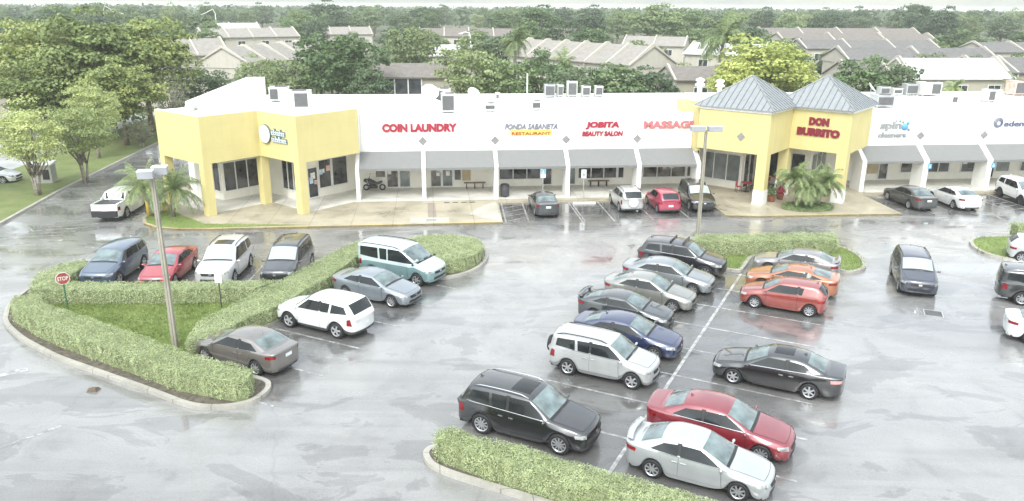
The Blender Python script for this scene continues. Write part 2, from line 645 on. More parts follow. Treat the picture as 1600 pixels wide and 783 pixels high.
def smooth_poly(pts, it=2, closed=True):
    for _ in range(it):
        out = []
        n = len(pts)
        rng_ = range(n if closed else n - 1)
        if not closed:
            out.append(pts[0])
        for i in rng_:
            a, b = pts[i], pts[(i + 1) % n]
            out.append((a[0] * .75 + b[0] * .25, a[1] * .75 + b[1] * .25))
            out.append((a[0] * .25 + b[0] * .75, a[1] * .25 + b[1] * .75))
        if not closed:
            out.append(pts[-1])
        pts = out
    return pts


def fillet(pts, r=0.8, n=5, rmax=0.45):
    """Round the corners of a closed polygon."""
    out = []
    m = len(pts)
    for i in range(m):
        a, b, c = Vector(pts[i - 1][:2]), Vector(pts[i][:2]), Vector(pts[(i + 1) % m][:2])
        u, v = a - b, c - b
        ru, rv = min(r, u.length * rmax), min(r, v.length * rmax)
        p, q = b + u.normalized() * ru, b + v.normalized() * rv
        for k in range(n + 1):
            t = k / n
            w = p * (1 - t) ** 2 + b * 2 * t * (1 - t) + q * t * t
            out.append((w.x, w.y))
    return out


def offset_poly(pts, d, closed=True):
    """Offset to the left of the walking direction."""
    n = len(pts)
    out = []
    for i in range(n):
        p0 = Vector(pts[(i - 1) % n][:2]) if closed or i > 0 else None
        p1 = Vector(pts[i][:2])
        p2 = Vector(pts[(i + 1) % n][:2]) if closed or i < n - 1 else None
        ds = []
        if p0 is not None and (p1 - p0).length > 1e-6:
            ds.append((p1 - p0).normalized())
        if p2 is not None and (p2 - p1).length > 1e-6:
            ds.append((p2 - p1).normalized())
        t = sum(ds, Vector((0, 0))) / len(ds)
        t = t.normalized() if t.length > 1e-6 else ds[0]
        k = 1.0 / max(0.5, t.dot(ds[0]))
        out.append((p1.x - t.y * d * k, p1.y + t.x * d * k))
    return out


def ribbon(mb, pts, w, z0, z1, closed=False, mi=0):
    """Solid strip (kerb) along pts, width w to the left."""
    q = offset_poly(pts, w, closed)
    n = len(pts)
    o = []
    for i in range(n):
        o += [(pts[i][0], pts[i][1], z0), (pts[i][0], pts[i][1], z1), (q[i][0], q[i][1], z1), (q[i][0], q[i][1], z0)]
    fs = []
    for i in range(n if closed else n - 1):
        a, b = i * 4, ((i + 1) % n) * 4
        for k in range(3):
            fs.append((a + k, b + k, b + k + 1, a + k + 1))
    if not closed:
        fs += [(0, 1, 2, 3), tuple((n - 1) * 4 + k for k in (3, 2, 1, 0))]
    mb.add(o, fs, mi)


def sheet(mb, poly, z, mi=0):
    mb.add([(p[0], p[1], z) for p in poly], [tuple(range(len(poly)))], mi)


# frames measured on the ground: plaza front (s along it, t out of it) and parking rows (S along, A across)
TH = R(6.0)
O1 = Vector((-11.41, 55.35))
E1 = Vector((math.cos(TH), math.sin(TH)))
N1 = Vector((math.sin(TH), -math.cos(TH)))


def BW(s, t):
    p = O1 + E1 * s + N1 * t
    return (p.x, p.y)


RA = R(26.4)
O2 = Vector((10.047, 35.01))
SD = Vector((math.sin(RA), math.cos(RA)))
AD = Vector((math.cos(RA), -math.sin(RA)))


def PW(S, A):
    p = O2 + SD * S + AD * A
    return (p.x, p.y)
# ------------------------------------------------------------------ ground, roads, walks, kerbs
mb = MB()
N = 48
vs, fs = [], []
for i in range(N + 1):
    for j in range(N + 1):
        x = -2600 + 5200 * i / N
        y = -300 + 5200 * j / N
        vs.append((x, y, -0.06))
for i in range(N):
    for j in range(N):
        a = i * (N + 1) + j
        fs.append((a, a + N + 1, a + N + 2, a + 1))
mb.add(vs, fs)
struct("ground", mb, M_TERR)

mb = MB()
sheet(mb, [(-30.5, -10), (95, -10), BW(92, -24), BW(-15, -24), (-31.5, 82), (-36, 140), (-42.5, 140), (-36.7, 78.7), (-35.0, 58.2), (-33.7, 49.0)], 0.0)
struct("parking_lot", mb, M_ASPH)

mb = MB()
sheet(mb, [(-38, 30), (-43.5, 66), (-47, 105), (-54, 105), (-52, 66), (-48, 30)], -0.03)
struct("side_street", mb, concrete("pale_street", (0.44, 0.44, 0.42), 0.6))

mb = MB()
sheet(mb, [(-31.6, 5), (-33.7, 49), (-35.0, 58.2), (-36.9, 78.7), (-38.6, 100), (-46, 100), (-43.4, 66), (-39, 40), (-37, 5)], 0.09)
struct("grass_verge", mb, M_VERGE)

mb = MB()
ribbon(mb, [(-31.4, 5), (-33.5, 49), (-34.85, 58.2), (-36.75, 78.7), (-38.4, 100)], 0.22, -0.02, 0.14)
struct("verge_kerb", mb, M_KERB)

WALK = [(-14.0, -17.5), (-14.0, 2.0), (-13.95, 3.6), (-13.4, 5.0), (-12.3, 6.1), (-10.8, 6.6), (-8.65, 6.75), (0.66, 6.7), (10.15, 6.66), (10.3, 0.95),
        (25.75, 0.95), (25.75, 6.15), (28.0, 6.5), (38.3, 6.7), (38.55, 1.0), (75, 0.9), (75, -4.6), (-11.5, -4.6), (-11.5, -17.5)]
mb = MB()
mb.prism([BW(*p) for p in WALK], -0.04, 0.15)
struct("sidewalk", mb, M_WALK)
mb = MB()
ribbon(mb, [BW(*p) for p in WALK[3:9]], 0.16, -0.04, 0.156)
ribbon(mb, [BW(*p) for p in WALK[11:14]], 0.16, -0.04, 0.156)
struct("sidewalk_kerb", mb, M_KERBY)
mb = MB()
for a, b in ((-0.1, 25.6), (39.2, 74.5)):
    sheet(mb, [BW(a, -3.99), BW(b, -3.99), BW(b, 0.35), BW(a, 0.35)], 0.154)
sheet(mb, [BW(*p) for p in ((-12.8, -0.3), (-9.45, 3.0), (-6.2, -0.2), (-2.95, 3.0), (-0.1, 0.2), (-0.1, -3.99), (-12.8, -3.99))], 0.154)
struct("covered_walk", mb, M_WALK2)
mb = MB()
sheet(mb, [BW(*p) for p in ((8.0, 4.6), (8.6, 3.0), (9.9, 1.1), (10.15, 1.1), (10.05, 6.4))], 0.154)
sheet(mb, [BW(*p) for p in ((4.0, 5.2), (6.6, 5.2), (6.6, 6.45), (4.0, 6.45))], 0.154)
struct("pale_ramp", mb, concrete("pale_ramp_concrete", (0.50, 0.47, 0.39), 0.4))
mb = MB()
sheet(mb, [BW(*p) for p in ((5.15, 1.1), (5.7, 1.1), (5.75, 5.0), (5.2, 5.0))], 0.158)
struct("drain_channel", mb, concrete("brown_channel", (0.30, 0.25, 0.2), 0.5))
GR = [(-2.6, 6.35), (-9.4, 5.5), (-11.7, 2.9), (-12.6, 1.9), (-13.5, 1.9), (-13.75, 3.6), (-13.2, 4.9), (-12.15, 5.9), (-10.7, 6.4), (-8.65, 6.52)]
mb = MB()
sheet(mb, [BW(*p) for p in GR], 0.16)
struct("lawn_strip", mb, M_LAWN)

# the planted islands of the car park
ISL_L = [(-9.3, 27.0), (-9.0, 26.2), (-9.3, 25.2), (-10.2, 24.7), (-11.5, 24.75), (-13.6, 26.0), (-18.7, 28.8), (-21.2, 30.6), (-23.0, 32.3), (-24.2, 34.5), (-24.6, 37.2), (-24.2, 39.4),
         (-23.2, 39.8), (-22.1, 39.3), (-21.6, 36.5), (-10.8, 36.6), (-9.6, 41.5), (-9.2, 43.2), (-8.1, 43.4), (-7.7, 42.4)]
ISL_L2 = [PW(S, -17.55) for S in (-2.0, -9.0, -16.2)]
ISL_L = fillet(ISL_L + ISL_L2, 0.9)
mb = MB()
sheet(mb, ISL_L, 0.10)
struct("island_soil", mb, M_SOIL)
mb = MB()
ribbon(mb, ISL_L[::-1], 0.2, -0.02, 0.15, True)
struct("island_kerb", mb, M_KERB)
mb = MB()
sheet(mb, [(-22.4, 34.6), (-22.0, 33.4), (-19.0, 31.7), (-16.0, 29.8), (-14.0, 28.6), (-13.5, 29.6), (-11.8, 34.0), (-11.4, 35.2), (-12.6, 35.3)], 0.115)
struct("island_lawn", mb, M_LAWN)

ISL_V = smooth_poly([(-7.0, 42.6), (-5.6, 44.6), (-3.4, 45.6), (-1.6, 44.6), (-1.25, 42.3), (-1.9, 40.0), (-3.3, 38.7), (-4.4, 38.8), (-6.0, 40.6)], 2)
mb = MB()
sheet(mb, ISL_V, 0.10)
struct("island_soil", mb, M_SOIL)
mb = MB()
ribbon(mb, ISL_V, 0.2, -0.02, 0.15, True) if False else ribbon(mb, ISL_V[::-1], 0.2, -0.02, 0.15, True)
struct("island_kerb", mb, M_KERB)

ISL_C = [PW(5.65, -4.6), PW(5.65, -0.35), PW(5.8, 0.0), PW(8.8, 0.05), PW(9.3, 0.6), PW(9.0, 4.1), PW(8.35, 4.75), PW(8.25, 5.3)]
ISL_C += [(19.15, 40.35), (19.8, 40.9), (20.3, 42.4), (20.35, 43.8), (19.9, 45.1), (19.0, 45.6), (11.4, 45.2), (9.9, 44.6)]
ISL_C = fillet(ISL_C, 0.6)
mb = MB()
sheet(mb, ISL_C, 0.10)
struct("island_lawn", mb, M_LAWN)
mb = MB()
ribbon(mb, ISL_C, 0.2, -0.02, 0.15, True)
struct("island_kerb", mb, M_KERB)

ISL_B = [PW(-16.7, 7.5), PW(-16.7, -5.2), PW(-17.0, -5.75), PW(-17.5, -5.75), PW(-18.0, -5.2), PW(-18.15, -4.4), PW(-18.15, 7.5)]
ISL_B = fillet(ISL_B, 0.7)
mb = MB()
sheet(mb, ISL_B, 0.10)
struct("island_soil", mb, M_SOIL)
mb = MB()
ribbon(mb, ISL_B, 0.2, -0.02, 0.15, True)
struct("island_kerb", mb, M_KERB)

ISL_R = smooth_poly([(29.9, 47.4), (28.6, 46.6), (27.8, 44.6), (28.2, 42.9), (29.6, 42.2), (36, 40.8), (42, 45), (42, 48.6)], 1)
mb = MB()
sheet(mb, ISL_R, 0.10)
struct("island_lawn", mb, M_LAWN)
mb = MB()
ribbon(mb, ISL_R, 0.2, -0.02, 0.15, True)
struct("island_kerb", mb, M_KERB)

# painted lines (each sheet 4 mm above the asphalt)


def stripe(mb, a, b, w, z=0.004):
    a, b = Vector(a), Vector(b)
    d = (b - a).normalized()
    n = Vector((-d.y, d.x)) * w / 2
    k = max(1, int((b - a).length / 1.0))
    for i in range(k):
        p, q = a + (b - a) * i / k, a + (b - a) * (i + 1) / k
        sheet(mb, [p - n, q - n, q + n, p + n], z)


mb = MB()
stripe(mb, PW(-15.9, 0), PW(5.6, 0), 0.13)
struct("stripe_marking", mb, M_LINE)
mb = MB()
for k in range(-6, 3):
    stripe(mb, PW(-0.02 - 2.69 * (-k), -4.9), PW(-0.02 - 2.69 * (-k), -0.07), 0.10)
    stripe(mb, PW(-0.02 - 2.69 * (-k), 0.07), PW(-0.02 - 2.69 * (-k), 5.3), 0.10)
for k in range(-6, 0):
    stripe(mb, PW(-0.9 + 2.72 * k, -17.2), PW(-0.9 + 2.72 * k, -12.3), 0.10)
for k in range(5):
    x = -22.6 + 2.9 * k
    stripe(mb, (x + 0.1, 36.8), (x, 41.2), 0.10)
for k in range(6):
    stripe(mb, PW(17.3 - 2.7 * k, 12.0), PW(17.3 - 2.7 * k, 17.0), 0.10)
struct("bay_markings", mb, M_LINEF)
mb = MB()
for s in (15.55, 15.75, 17.75, 20.5, 23.1):
    stripe(mb, BW(s, 1.0), BW(s + 0.02, 6.5), 0.10)
for s in (10.55, 12.1):
    stripe(mb, BW(s, 1.0), BW(s - 0.15, 6.3), 0.11)
for k in range(4):
    stripe(mb, BW(10.6, 2.4 + 1.15 * k), BW(12.0, 1.6 + 1.15 * k), 0.10)
for s in (40.9, 44.0, 47.0, 48.9, 51.9):
    stripe(mb, BW(s, 1.0), BW(s, 6.2), 0.10)
for k in range(4):
    stripe(mb, BW(47.1, 3.2 + 0.9 * k), BW(48.8, 2.6 + 0.9 * k), 0.08)
struct("storefront_markings", mb, M_LINE)
mb = MB()
stripe(mb, (-19.2, 27.9), (-21.4, 26.6), 0.42)
stripe(mb, (-23.4, 25.2), (-26.0, 23.8), 0.30)
stripe(mb, (-15.5, 23.6), (-17.6, 21.2), 0.16)
stripe(mb, (-31.5, 44.0), (-27.6, 45.5), 0.3)
for k in range(4):
    stripe(mb, (-31.6 + 0.5 * k, 45.6 + 0.9 * k), (-28.2 + 0.3 * k, 46.6 + 0.9 * k), 0.14)
struct("drive_markings", mb, M_LINEF)

# ------------------------------------------------------------------ the plaza building
plaza = thing("shopping_plaza", "long white and yellow strip mall with grey awnings and two metal pyramid roofs", "building", (O1.x, O1.y, 0), TH)


def L(p):
    return (p[0], -p[1])


def bpart(name, mb, mats, smooth=False):
    return mb.build(name, mats, plaza, smooth)


# white parapets and the store wall
mb = MB()
mb.box(0.36, 25.5, 1.5, 1.85, 3.46, 6.2)
mb.box(38.9, 75, 1.5, 1.85, 3.46, 6.2)
bpart("parapet", mb, M_WHT)
mb = MB()
mb.box(-0.4, 27.2, 4.0, 4.25, 0.15, 3.44)
mb.box(37.9, 75, 4.0, 4.25, 0.15, 3.44)
bpart("store_wall", mb, M_CRM)
mb = MB()
mb.box(-11.6, 75, 16.0, 16.3, 0.0, 6.12)
mb.box(74.7, 75, 4.25, 16.0, 0.0, 6.12)
mb.box(-11.9, -11.6, 2.2, 16.3, 0.0, 6.3)
bpart("back_wall", mb, M_WHT)
mb = MB()
mb.box(-11.6, 74.7, 4.25, 16.0, 5.75, 5.9)
mb.box(0.36, 25.5, 1.85, 4.25, 5.75, 5.9)
mb.box(38.9, 74.7, 1.85, 4.25, 5.75, 5.9)
bpart("roof", mb, M_ROOFW)
mb = MB()
mb.box(0.4, 25.5, 1.5, 4.0, 3.40, 3.455)
mb.box(38.9, 75, 1.5, 4.0, 3.40, 3.455)
bpart("soffit", mb, M_CRM)

FINS = [(0.12, 0.26), (4.92, 0.28), (10.28, 0.28), (15.65, 0.30), (21.1, 0.32), (25.72, 0.3), (38.98, 0.34), (44.1, 0.42), (49.45, 0.42), (54.8, 0.42), (60.1, 0.42), (65.4, 0.42)]
for s, w in FINS:
    mb = MB()
    prof = [(0.0, 0.15), (1.49, 0.15), (1.49, 3.62), (1.40, 3.62), (0.0, 2.56)]
    n = len(prof)
    vsx = [(s - w / 2, y, z) for y, z in prof] + [(s + w / 2, y, z) for y, z in prof]
    mb.add(vsx, [tuple(range(n)), tuple(range(n, 2 * n))[::-1]] + [(i, n + i, n + (i + 1) % n, (i + 1) % n) for i in range(n)])
    bpart("pier", mb, M_WHT)


M_TILE = simple("diamond_tile_grey", (0.24, 0.24, 0.23), 0.5)


def awning(s0, s1):
    mb = MB()
    top, bot = (1.47, 3.52), (0.10, 2.50)
    d = Vector((top[0] - bot[0], top[1] - bot[1])).normalized()
    nn = Vector((-d.y, d.x)) * 0.04
    q = [bot, top, (top[0] - nn.x, top[1] - nn.y), (bot[0] - nn.x, bot[1] - nn.y)]
    vsx = [(s0, y, z) for y, z in q] + [(s1, y, z) for y, z in q]
    mb.add(vsx, [(0, 1, 2, 3), (7, 6, 5, 4), (0, 4, 5, 1), (1, 5, 6, 2), (2, 6, 7, 3), (3, 7, 4, 0)])
    mb.box(s0, s1, 0.085, 0.098, 2.33, 2.50)
    bpart("awning", mb, M_AWN)


for a, b in zip(FINS[:5], FINS[1:6]):
    awning(a[0] + a[1] / 2 + 0.01, b[0] - b[1] / 2 - 0.01)
for a, b in zip(FINS[6:-1], FINS[7:]):
    awning(a[0] + a[1] / 2 + 0.01, b[0] - b[1] / 2 - 0.01)
for s in (4.9, 10.3, 15.7, 21.2, 44.2, 49.6, 54.9):
    mb = MB()
    mb.obox((s, 1.47, 4.27), (0.16, 0, 0.16), (0, 0.028, 0), (-0.16, 0, 0.16))
    bpart("diamond_tile", mb, M_TILE)

# window and door openings
DARKS = [M_GLS, glass("store_glass_warm", (0.12, 0.115, 0.10), 0.05, 0.7, 0.8, 1.6), glass("store_glass_dark", (0.045, 0.046, 0.047), 0.04, 0.7, 0.8, 1.6)]


def glazing(name, a, b, f0, f1, z0, z1, panes=1, gm=None, bar=0.07, posters=0):
    """Framed glazing on the outer (right hand) face of the wall line a->b, from f0 to f1 metres along it."""
    a, b = Vector(a), Vector(b)
    d = (b - a).normalized()
    o = Vector((d.y, -d.x))
    P = lambda f, off, z: (a.x + d.x * f + o.x * off, a.y + d.y * f + o.y * off, z)
    D3, O3 = Vector((d.x, d.y, 0)), Vector((o.x, o.y, 0))
    fm = MB()

    def bar_(fa, fb, za, zb):
        fm.obox(P((fa + fb) / 2, 0.045, (za + zb) / 2), D3 * (fb - fa) / 2, O3 * 0.035, Vector((0, 0, (zb - za) / 2)))
    bar_(f0, f1, z1 - bar, z1)
    bar_(f0, f1, z0, z0 + bar)
    w = (f1 - f0 - bar) / panes
    for k in range(panes + 1):
        bar_(f0 + w * k, f0 + w * k + bar, z0 + bar, z1 - bar)
    fr = fm.build(name, M_FRM, plaza)
    pm = MB()
    pm.obox(P((f0 + f1) / 2, 0.02, (z0 + z1) / 2), D3 * ((f1 - f0) / 2 - 0.01), O3 * 0.012, Vector((0, 0, (z1 - z0) / 2 - 0.01)))
    pm.build("pane", gm or random.choice(DARKS), fr)
    for k in range(posters):
        q = MB()
        ff = f0 + (f1 - f0) * random.uniform(0.2, 0.8)
        zz = z0 + (z1 - z0) * random.uniform(0.45, 0.75)
        q.obox(P(ff, 0.036, zz), D3 * random.uniform(0.12, 0.22), O3 * 0.003, Vector((0, 0, random.uniform(0.12, 0.25))))
        q.build("poster", simple("poster_%d" % (k % 3), [(0.75, 0.74, 0.7), (0.5, 0.62, 0.7), (0.7, 0.45, 0.4)][k % 3], 0.5, var=0.3, scale=6), fr)
    if name == "door":
        h = MB()
        h.obox(P(f1 - 0.16, 0.10, (z0 + z1) / 2 - 0.1), D3 * 0.015, O3 * 0.02, Vector((0, 0, 0.16)))
        h.build("handle", M_GREY, fr)
    return fr


W0, W1 = (0.0, 4.0), (75.0, 4.0)


def gl(name, s0, s1, z0, z1, panes=1, **k):
    return glazing(name, W0, W1, s0, s1, z0, z1, panes, **k)


gl("window", 1.1, 1.95, 1.0, 2.4, 1, posters=2)
gl("door", 1.97, 2.92, 0.2, 2.4, 1, posters=1, gm=DARKS[1])
gl("door", 2.96, 3.85, 0.2, 2.4, 1)
gl("door", 5.38, 6.27, 0.2, 2.4, 1, posters=2, gm=DARKS[1])
gl("door", 6.30, 7.18, 0.2, 2.4, 1, posters=1)
gl("window", 7.23, 7.85, 0.68, 2.5, 1, posters=2)
mb = MB()
mb.box(7.9, 8.55, 3.94, 3.99, 0.68, 2.6)
bpart("tan_panel", mb, M_TAN)
gl("window", 10.8, 14.17, 0.68, 2.6, 3, gm=DARKS[2])
gl("door", 14.24, 15.08, 0.2, 2.4, 1, gm=DARKS[2])
gl("door", 16.35, 17.0, 0.2, 2.4, 1)
gl("window", 17.15, 20.35, 0.66, 2.6, 3, posters=2)
gl("window", 20.4, 20.95, 0.66, 2.6, 1)
gl("window", 22.45, 26.05, 0.68, 2.6, 3, posters=4, gm=DARKS[1])
mb = MB()
mb.box(41.65, 42.55, 3.94, 3.99, 0.72, 2.6)
bpart("tan_panel", mb, M_TAN)
gl("door", 42.6, 43.45, 0.2, 2.4, 1, posters=1, gm=DARKS[1])
gl("window", 44.5, 45.65, 0.73, 2.5, 1, posters=2)
gl("window", 46.9, 48.9, 0.72, 2.5, 2, posters=2)
gl("window", 49.9, 51.25, 0.70, 2.5, 1, posters=1)
gl("door", 51.3, 52.0, 0.2, 2.4, 1, gm=DARKS[2])
gl("door", 52.5, 53.0, 0.2, 2.4, 1, gm=DARKS[2])
gl("window", 53.05, 54.36, 0.70, 2.5, 1, posters=1)
gl("window", 55.3, 57.2, 0.72, 2.5, 2)

# the yellow corner pavilion on the left (zigzag front at 45 degrees)
A_, B_, C_, D_, E_ = (-13.6, 0.35), (-9.55, -3.7), (-6.45, -0.6), (-3.35, -3.7), (0.34, -0.01)
ZP, ZF = 6.85, 3.7
OUT = [(-13.3, 0.65), A_, B_, C_, D_, E_]


def fascia(pts, z0, z1, th=0.3):
    """Mitred slab following pts, thickness to the left."""
    m = MB()
    ribbon(m, pts, th, z0, z1)
    return m


bpart("yellow_parapet", fascia(OUT[1:], ZF, ZP), M_YEL)
bpart("parapet_cap", fascia([(p[0], p[1]) for p in offset_poly(OUT[1:], 0.03, False)], ZP + .002, ZP + .045, 0.31), M_WHT)
mb = MB()
mb.wall((-13.55, 0.62), (-11.9, 2.05), 0.25, ZF, ZP - .05, 0, -1)
bpart("side_parapet", mb, M_WHT)
mb = MB()
mb.box(0.06, 0.352, 0.34, 1.49, 3.64, 6.75)
bpart("return_wall", mb, M_WHT)


def sqcol(v, d1, d2, w):
    v, d1, d2 = Vector(v), Vector(d1).normalized(), Vector(d2).normalized()
    return [v, v + d1 * w, v + d1 * w + d2 * w, v + d2 * w]


def dv(a, b):
    return (b[0] - a[0], b[1] - a[1])


def pavilion_columns(pts, w, z1, base=None):
    n = len(pts)
    for i in range(1, n - 1):
        d1, d2 = Vector(dv(pts[i], pts[i - 1])), Vector(dv(pts[i], pts[i + 1]))
        if d1.x * d2.y - d1.y * d2.x < 0:
            d1, d2 = -d2, -d1
            if pts[i][1] > min(pts[i - 1][1], pts[i + 1][1]):
                pass
        conv = pts[i][1] < pts[i - 1][1] or pts[i][1] < pts[i + 1][1]
        d1, d2 = Vector(dv(pts[i], pts[i - 1])), Vector(dv(pts[i], pts[i + 1]))
        if not conv:
            d1, d2 = -d1, -d2
        mb = MB()
        mb.prism(sqcol(pts[i], d1, d2, w), base or 0.15, z1 - 0.002)
        c = bpart("column", mb, M_YEL)
        if base:
            mb = MB()
            q = sqcol(pts[i], d1, d2, w)
            cx, cy = sum(p[0] for p in q) / 4, sum(p[1] for p in q) / 4
            mb.prism([(cx + (p[0] - cx) * 1.08, cy + (p[1] - cy) * 1.08) for p in q], 0.15, base)
            mb.build("base", M_WHT, c)


pavilion_columns(OUT, 0.60, ZF)
P_ = [(-12.9, 4.1), (-9.7, 0.9), (-7.1, 3.5), (-4.0, 0.4), (-0.4, 4.0)]
mb = MB()
ribbon(mb, P_, 0.2, 0.15, ZF + 0.02)
bpart("pavilion_wall", mb, M_CRM)
mb = MB()
mb.prism([(-12.9, 0.36), (-9.55, -3.2), (-6.45, -0.1), (-3.35, -3.2), (0.04, -0.2), (0.04, 4.2), (-11.5, 4.2)], ZF + 0.03, ZF + 0.08)
bpart("pavilion_soffit", mb, M_CRM)
mb = MB()
mb.prism([(-13.1, 0.36), (-9.55, -3.25), (-6.45, -0.15), (-3.35, -3.25), (0.04, -0.2), (0.04, 4.24), (-11.55, 4.24), (-11.55, 2.0)], 6.35, 6.45)
bpart("pavilion_roof", mb, M_ROOFW)
# sloping white wall that rises over the corner
mb = MB()
prof = [(-12.9, 6.3), (-7.45, 6.3), (-7.45, 8.40), (-8.85, 8.40), (-12.9, 6.85)]
for_y = (5.2, 8.0)
n = len(prof)
mb.add([(x, for_y[0], z) for x, z in prof] + [(x, for_y[1], z) for x, z in prof],
       [tuple(range(n)), tuple(range(n, 2 * n))[::-1]] + [(i, n + i, n + (i + 1) % n, (i + 1) % n) for i in range(n)])
bpart("sloped_parapet", mb, M_WHT)
mb = MB()
mb.wall((-12.0, 2.0), (-12.62, 6.0), 0.25, 5.9, 6.92, 0, -1)
bpart("side_parapet", mb, M_WHT)
glazing("window", P_[1], P_[2], 0.12, 3.1, 0.75, 2.95, 3, gm=DARKS[2])
glazing("window", P_[0], P_[1], 2.6, 4.4, 0.75, 2.95, 2, gm=DARKS[2])
glazing("window", P_[2], P_[3], 2.2, 4.3, 0.75, 2.95, 3, gm=DARKS[2])
glazing("window", P_[3], P_[4], 0.2, 0.5, 0.3, 2.95, 1, gm=DARKS[2])
glazing("door", P_[3], P_[4], 0.55, 1.5, 0.18, 2.5, 1, gm=DARKS[2], posters=3)
glazing("window", P_[3], P_[4], 1.55, 2.75, 0.75, 2.95, 1, gm=DARKS[2], posters=3)
glazing("window", P_[3], P_[4], 2.8, 4.3, 0.75, 2.95, 1, gm=DARKS[2])

# the entrance pavilion with two pyramid roofs
OUT2 = [(25.3, 0.55), (25.5, 0.2), (29.35, -3.65), (32.4, -0.6), (35.4, -3.6), (39.0, 0.0), (39.2, 0.2)]
OUT2b = [(25.5, 0.2), (29.35, -3.65), (32.4, -0.6), (35.4, -3.6), (39.0, 0.0)]
bpart("yellow_parapet", fascia(OUT2b, 3.78, 6.72), M_YEL)
bpart("eave_trim", fascia([(25.42, 0.18), (29.35, -3.75), (32.4, -0.70), (35.4, -3.70), (39.08, -0.02)], 6.722, 6.895, 0.42), M_FRM)
mb = MB()
mb.box(25.52, 25.8, 0.45, 5.0, 3.48, 6.7)
mb.box(25.55, 26.4, 5.01, 6.0, 5.9, 6.75)
mb.box(38.7, 38.88, 0.3, 5.0, 3.48, 6.7)
mb.box(25.8, 38.7, 4.8, 5.0, 5.9, 6.7)
bpart("yellow_return", mb, M_YEL)
pavilion_columns([(25.5, 0.2), (29.35, -3.65), (32.4, -0.6), (35.4, -3.6), (39.0, 0.0)], 0.74, 3.78, 1.2)
Q_ = [(27.2, 4.0), (29.7, 1.4), (32.4, 4.1), (35.2, 1.3), (37.9, 4.0)]
mb = MB()
ribbon(mb, Q_, 0.2, 0.15, 3.8)
bpart("pavilion_wall", mb, M_CRM)
mb = MB()
mb.prism([(25.85, 0.5), (29.35, -3.1), (32.4, -0.1), (35.4, -3.1), (38.65, 0.3), (38.65, 4.2), (25.85, 4.2)], 3.83, 3.88)
bpart("pavilion_soffit", mb, M_CRM)
glazing("window", (26.0, 4.0), (27.2, 4.0), 0.1, 1.1, 0.7, 2.9, 1)
glazing("window", Q_[0], Q_[1], 0.1, 3.5, 0.7, 2.9, 3, gm=DARKS[0])
glazing("door", Q_[1], Q_[2], 0.3, 1.3, 0.2, 2.9, 1, gm=DARKS[1])
glazing("door", Q_[1], Q_[2], 1.35, 2.3, 0.2, 2.9, 1, gm=DARKS[1])
glazing("window", Q_[1], Q_[2], 2.4, 3.6, 0.7, 2.9, 2, gm=DARKS[2])
glazing("window", Q_[2], Q_[3], 0.3, 3.6, 0.7, 2.9, 3, gm=DARKS[2])
glazing("window", Q_[3], Q_[4], 0.2, 3.7, 0.7, 2.9, 3, gm=DARKS[0])
for (x, y), a in (((31.0, -2.06), -1), ((27.3, -1.66), 1), ((33.95, -2.21), 1)):
    pass
for c in ((29.4, 0.3), (35.3, 0.3)):
    mb = MB()
    hd, z0, z1 = 4.3, 6.9, 9.05
    cor = [(c[0] - hd, c[1]), (c[0], c[1] - hd), (c[0] + hd, c[1]), (c[0], c[1] + hd)]
    ap = (c[0], c[1], z1)
    mb.add([(p[0], p[1], z0 + 0.06) for p in cor] + [ap] + [(p[0], p[1], z0) for p in cor], [(0, 1, 4), (1, 2, 4), (2, 3, 4), (3, 0, 4), (5, 6, 7, 8), (0, 5, 6, 1), (1, 6, 7, 2), (2, 7, 8, 3), (3, 8, 5, 0)])
    for i in range(4):
        a, b = Vector((*cor[i], z0 + 0.06)), Vector((*cor[(i + 1) % 4], z0 + 0.06))
        e, m_, apx = (b - a), (a + b) / 2, Vector(ap)
        k = 13
        for j in range(1, k):
            f = j / k
            p = a + e * f
            h = 1 - abs(2 * f - 1)
            q = p + (apx - m_) * h
            nrm = e.cross(apx - m_).normalized()
            if nrm.z < 0:
                nrm = -nrm
            mid, half = (p + q) / 2 + nrm * 0.02, (q - p) / 2
            mb.obox(mid, half, e.normalized() * 0.018, nrm * 0.024, 1)
        mb.tube([a + Vector((0, 0, .02)), apx + Vector((0, 0, .03))], 0.05, 6, 0)
    bpart("pyramid_roof", mb, [M_METR, M_RIB])
for x, y, dx, dy in ((28.05, -2.45, 1, -1), (34.95, -3.25, 0, 0)):
    if dx:
        mb = MB()
        u = Vector((0.707, -0.707, 0))
        nrm = Vector((-0.707, -0.707, 0))
        c0 = Vector((27.9, -2.2, 4.95)) + nrm * 0.03
        mb.obox(c0, (u + Vector((0, 0, 1))) * 0.15, nrm * 0.025, (u - Vector((0, 0, 1))) * 0.15)
        bpart("diamond_tile", mb, M_TILE)


# ------------------------------------------------------------------ lettering
def text_mb(mb, s, x0, z0, w, h, depth=0.06, off=0.0, mi=0, shear=0.0, fill=None):
    """Letters fitted into the box w x h, standing in the local xz plane and facing -y."""
    cu = bpy.data.curves.new("lettering", 'FONT')
    cu.body = s
    cu.extrude = 0.04
    cu.offset = off
    cu.shear = shear
    cu.resolution_u = 3
    ob = bpy.data.objects.new("lettering", cu)
    COL.objects.link(ob)
    dg = bpy.context.evaluated_depsgraph_get()
    me = bpy.data.meshes.new_from_object(ob.evaluated_get(dg))
    xs = [v.co.x for v in me.vertices]
    ys = [v.co.y for v in me.vertices]
    ax, bx, ay, by = min(xs), max(xs), min(ys), max(ys)
    vs = [(x0 + (v.co.x - ax) / (bx - ax) * w, -depth / 2 - v.co.z / 0.08 * depth, z0 + (v.co.y - ay) / (by - ay) * h) for v in me.vertices]
    mb.add(vs, [tuple(p.vertices) for p in me.polygons], mi)
    bpy.data.objects.remove(ob)
    bpy.data.curves.remove(cu)
    bpy.data.meshes.remove(me)


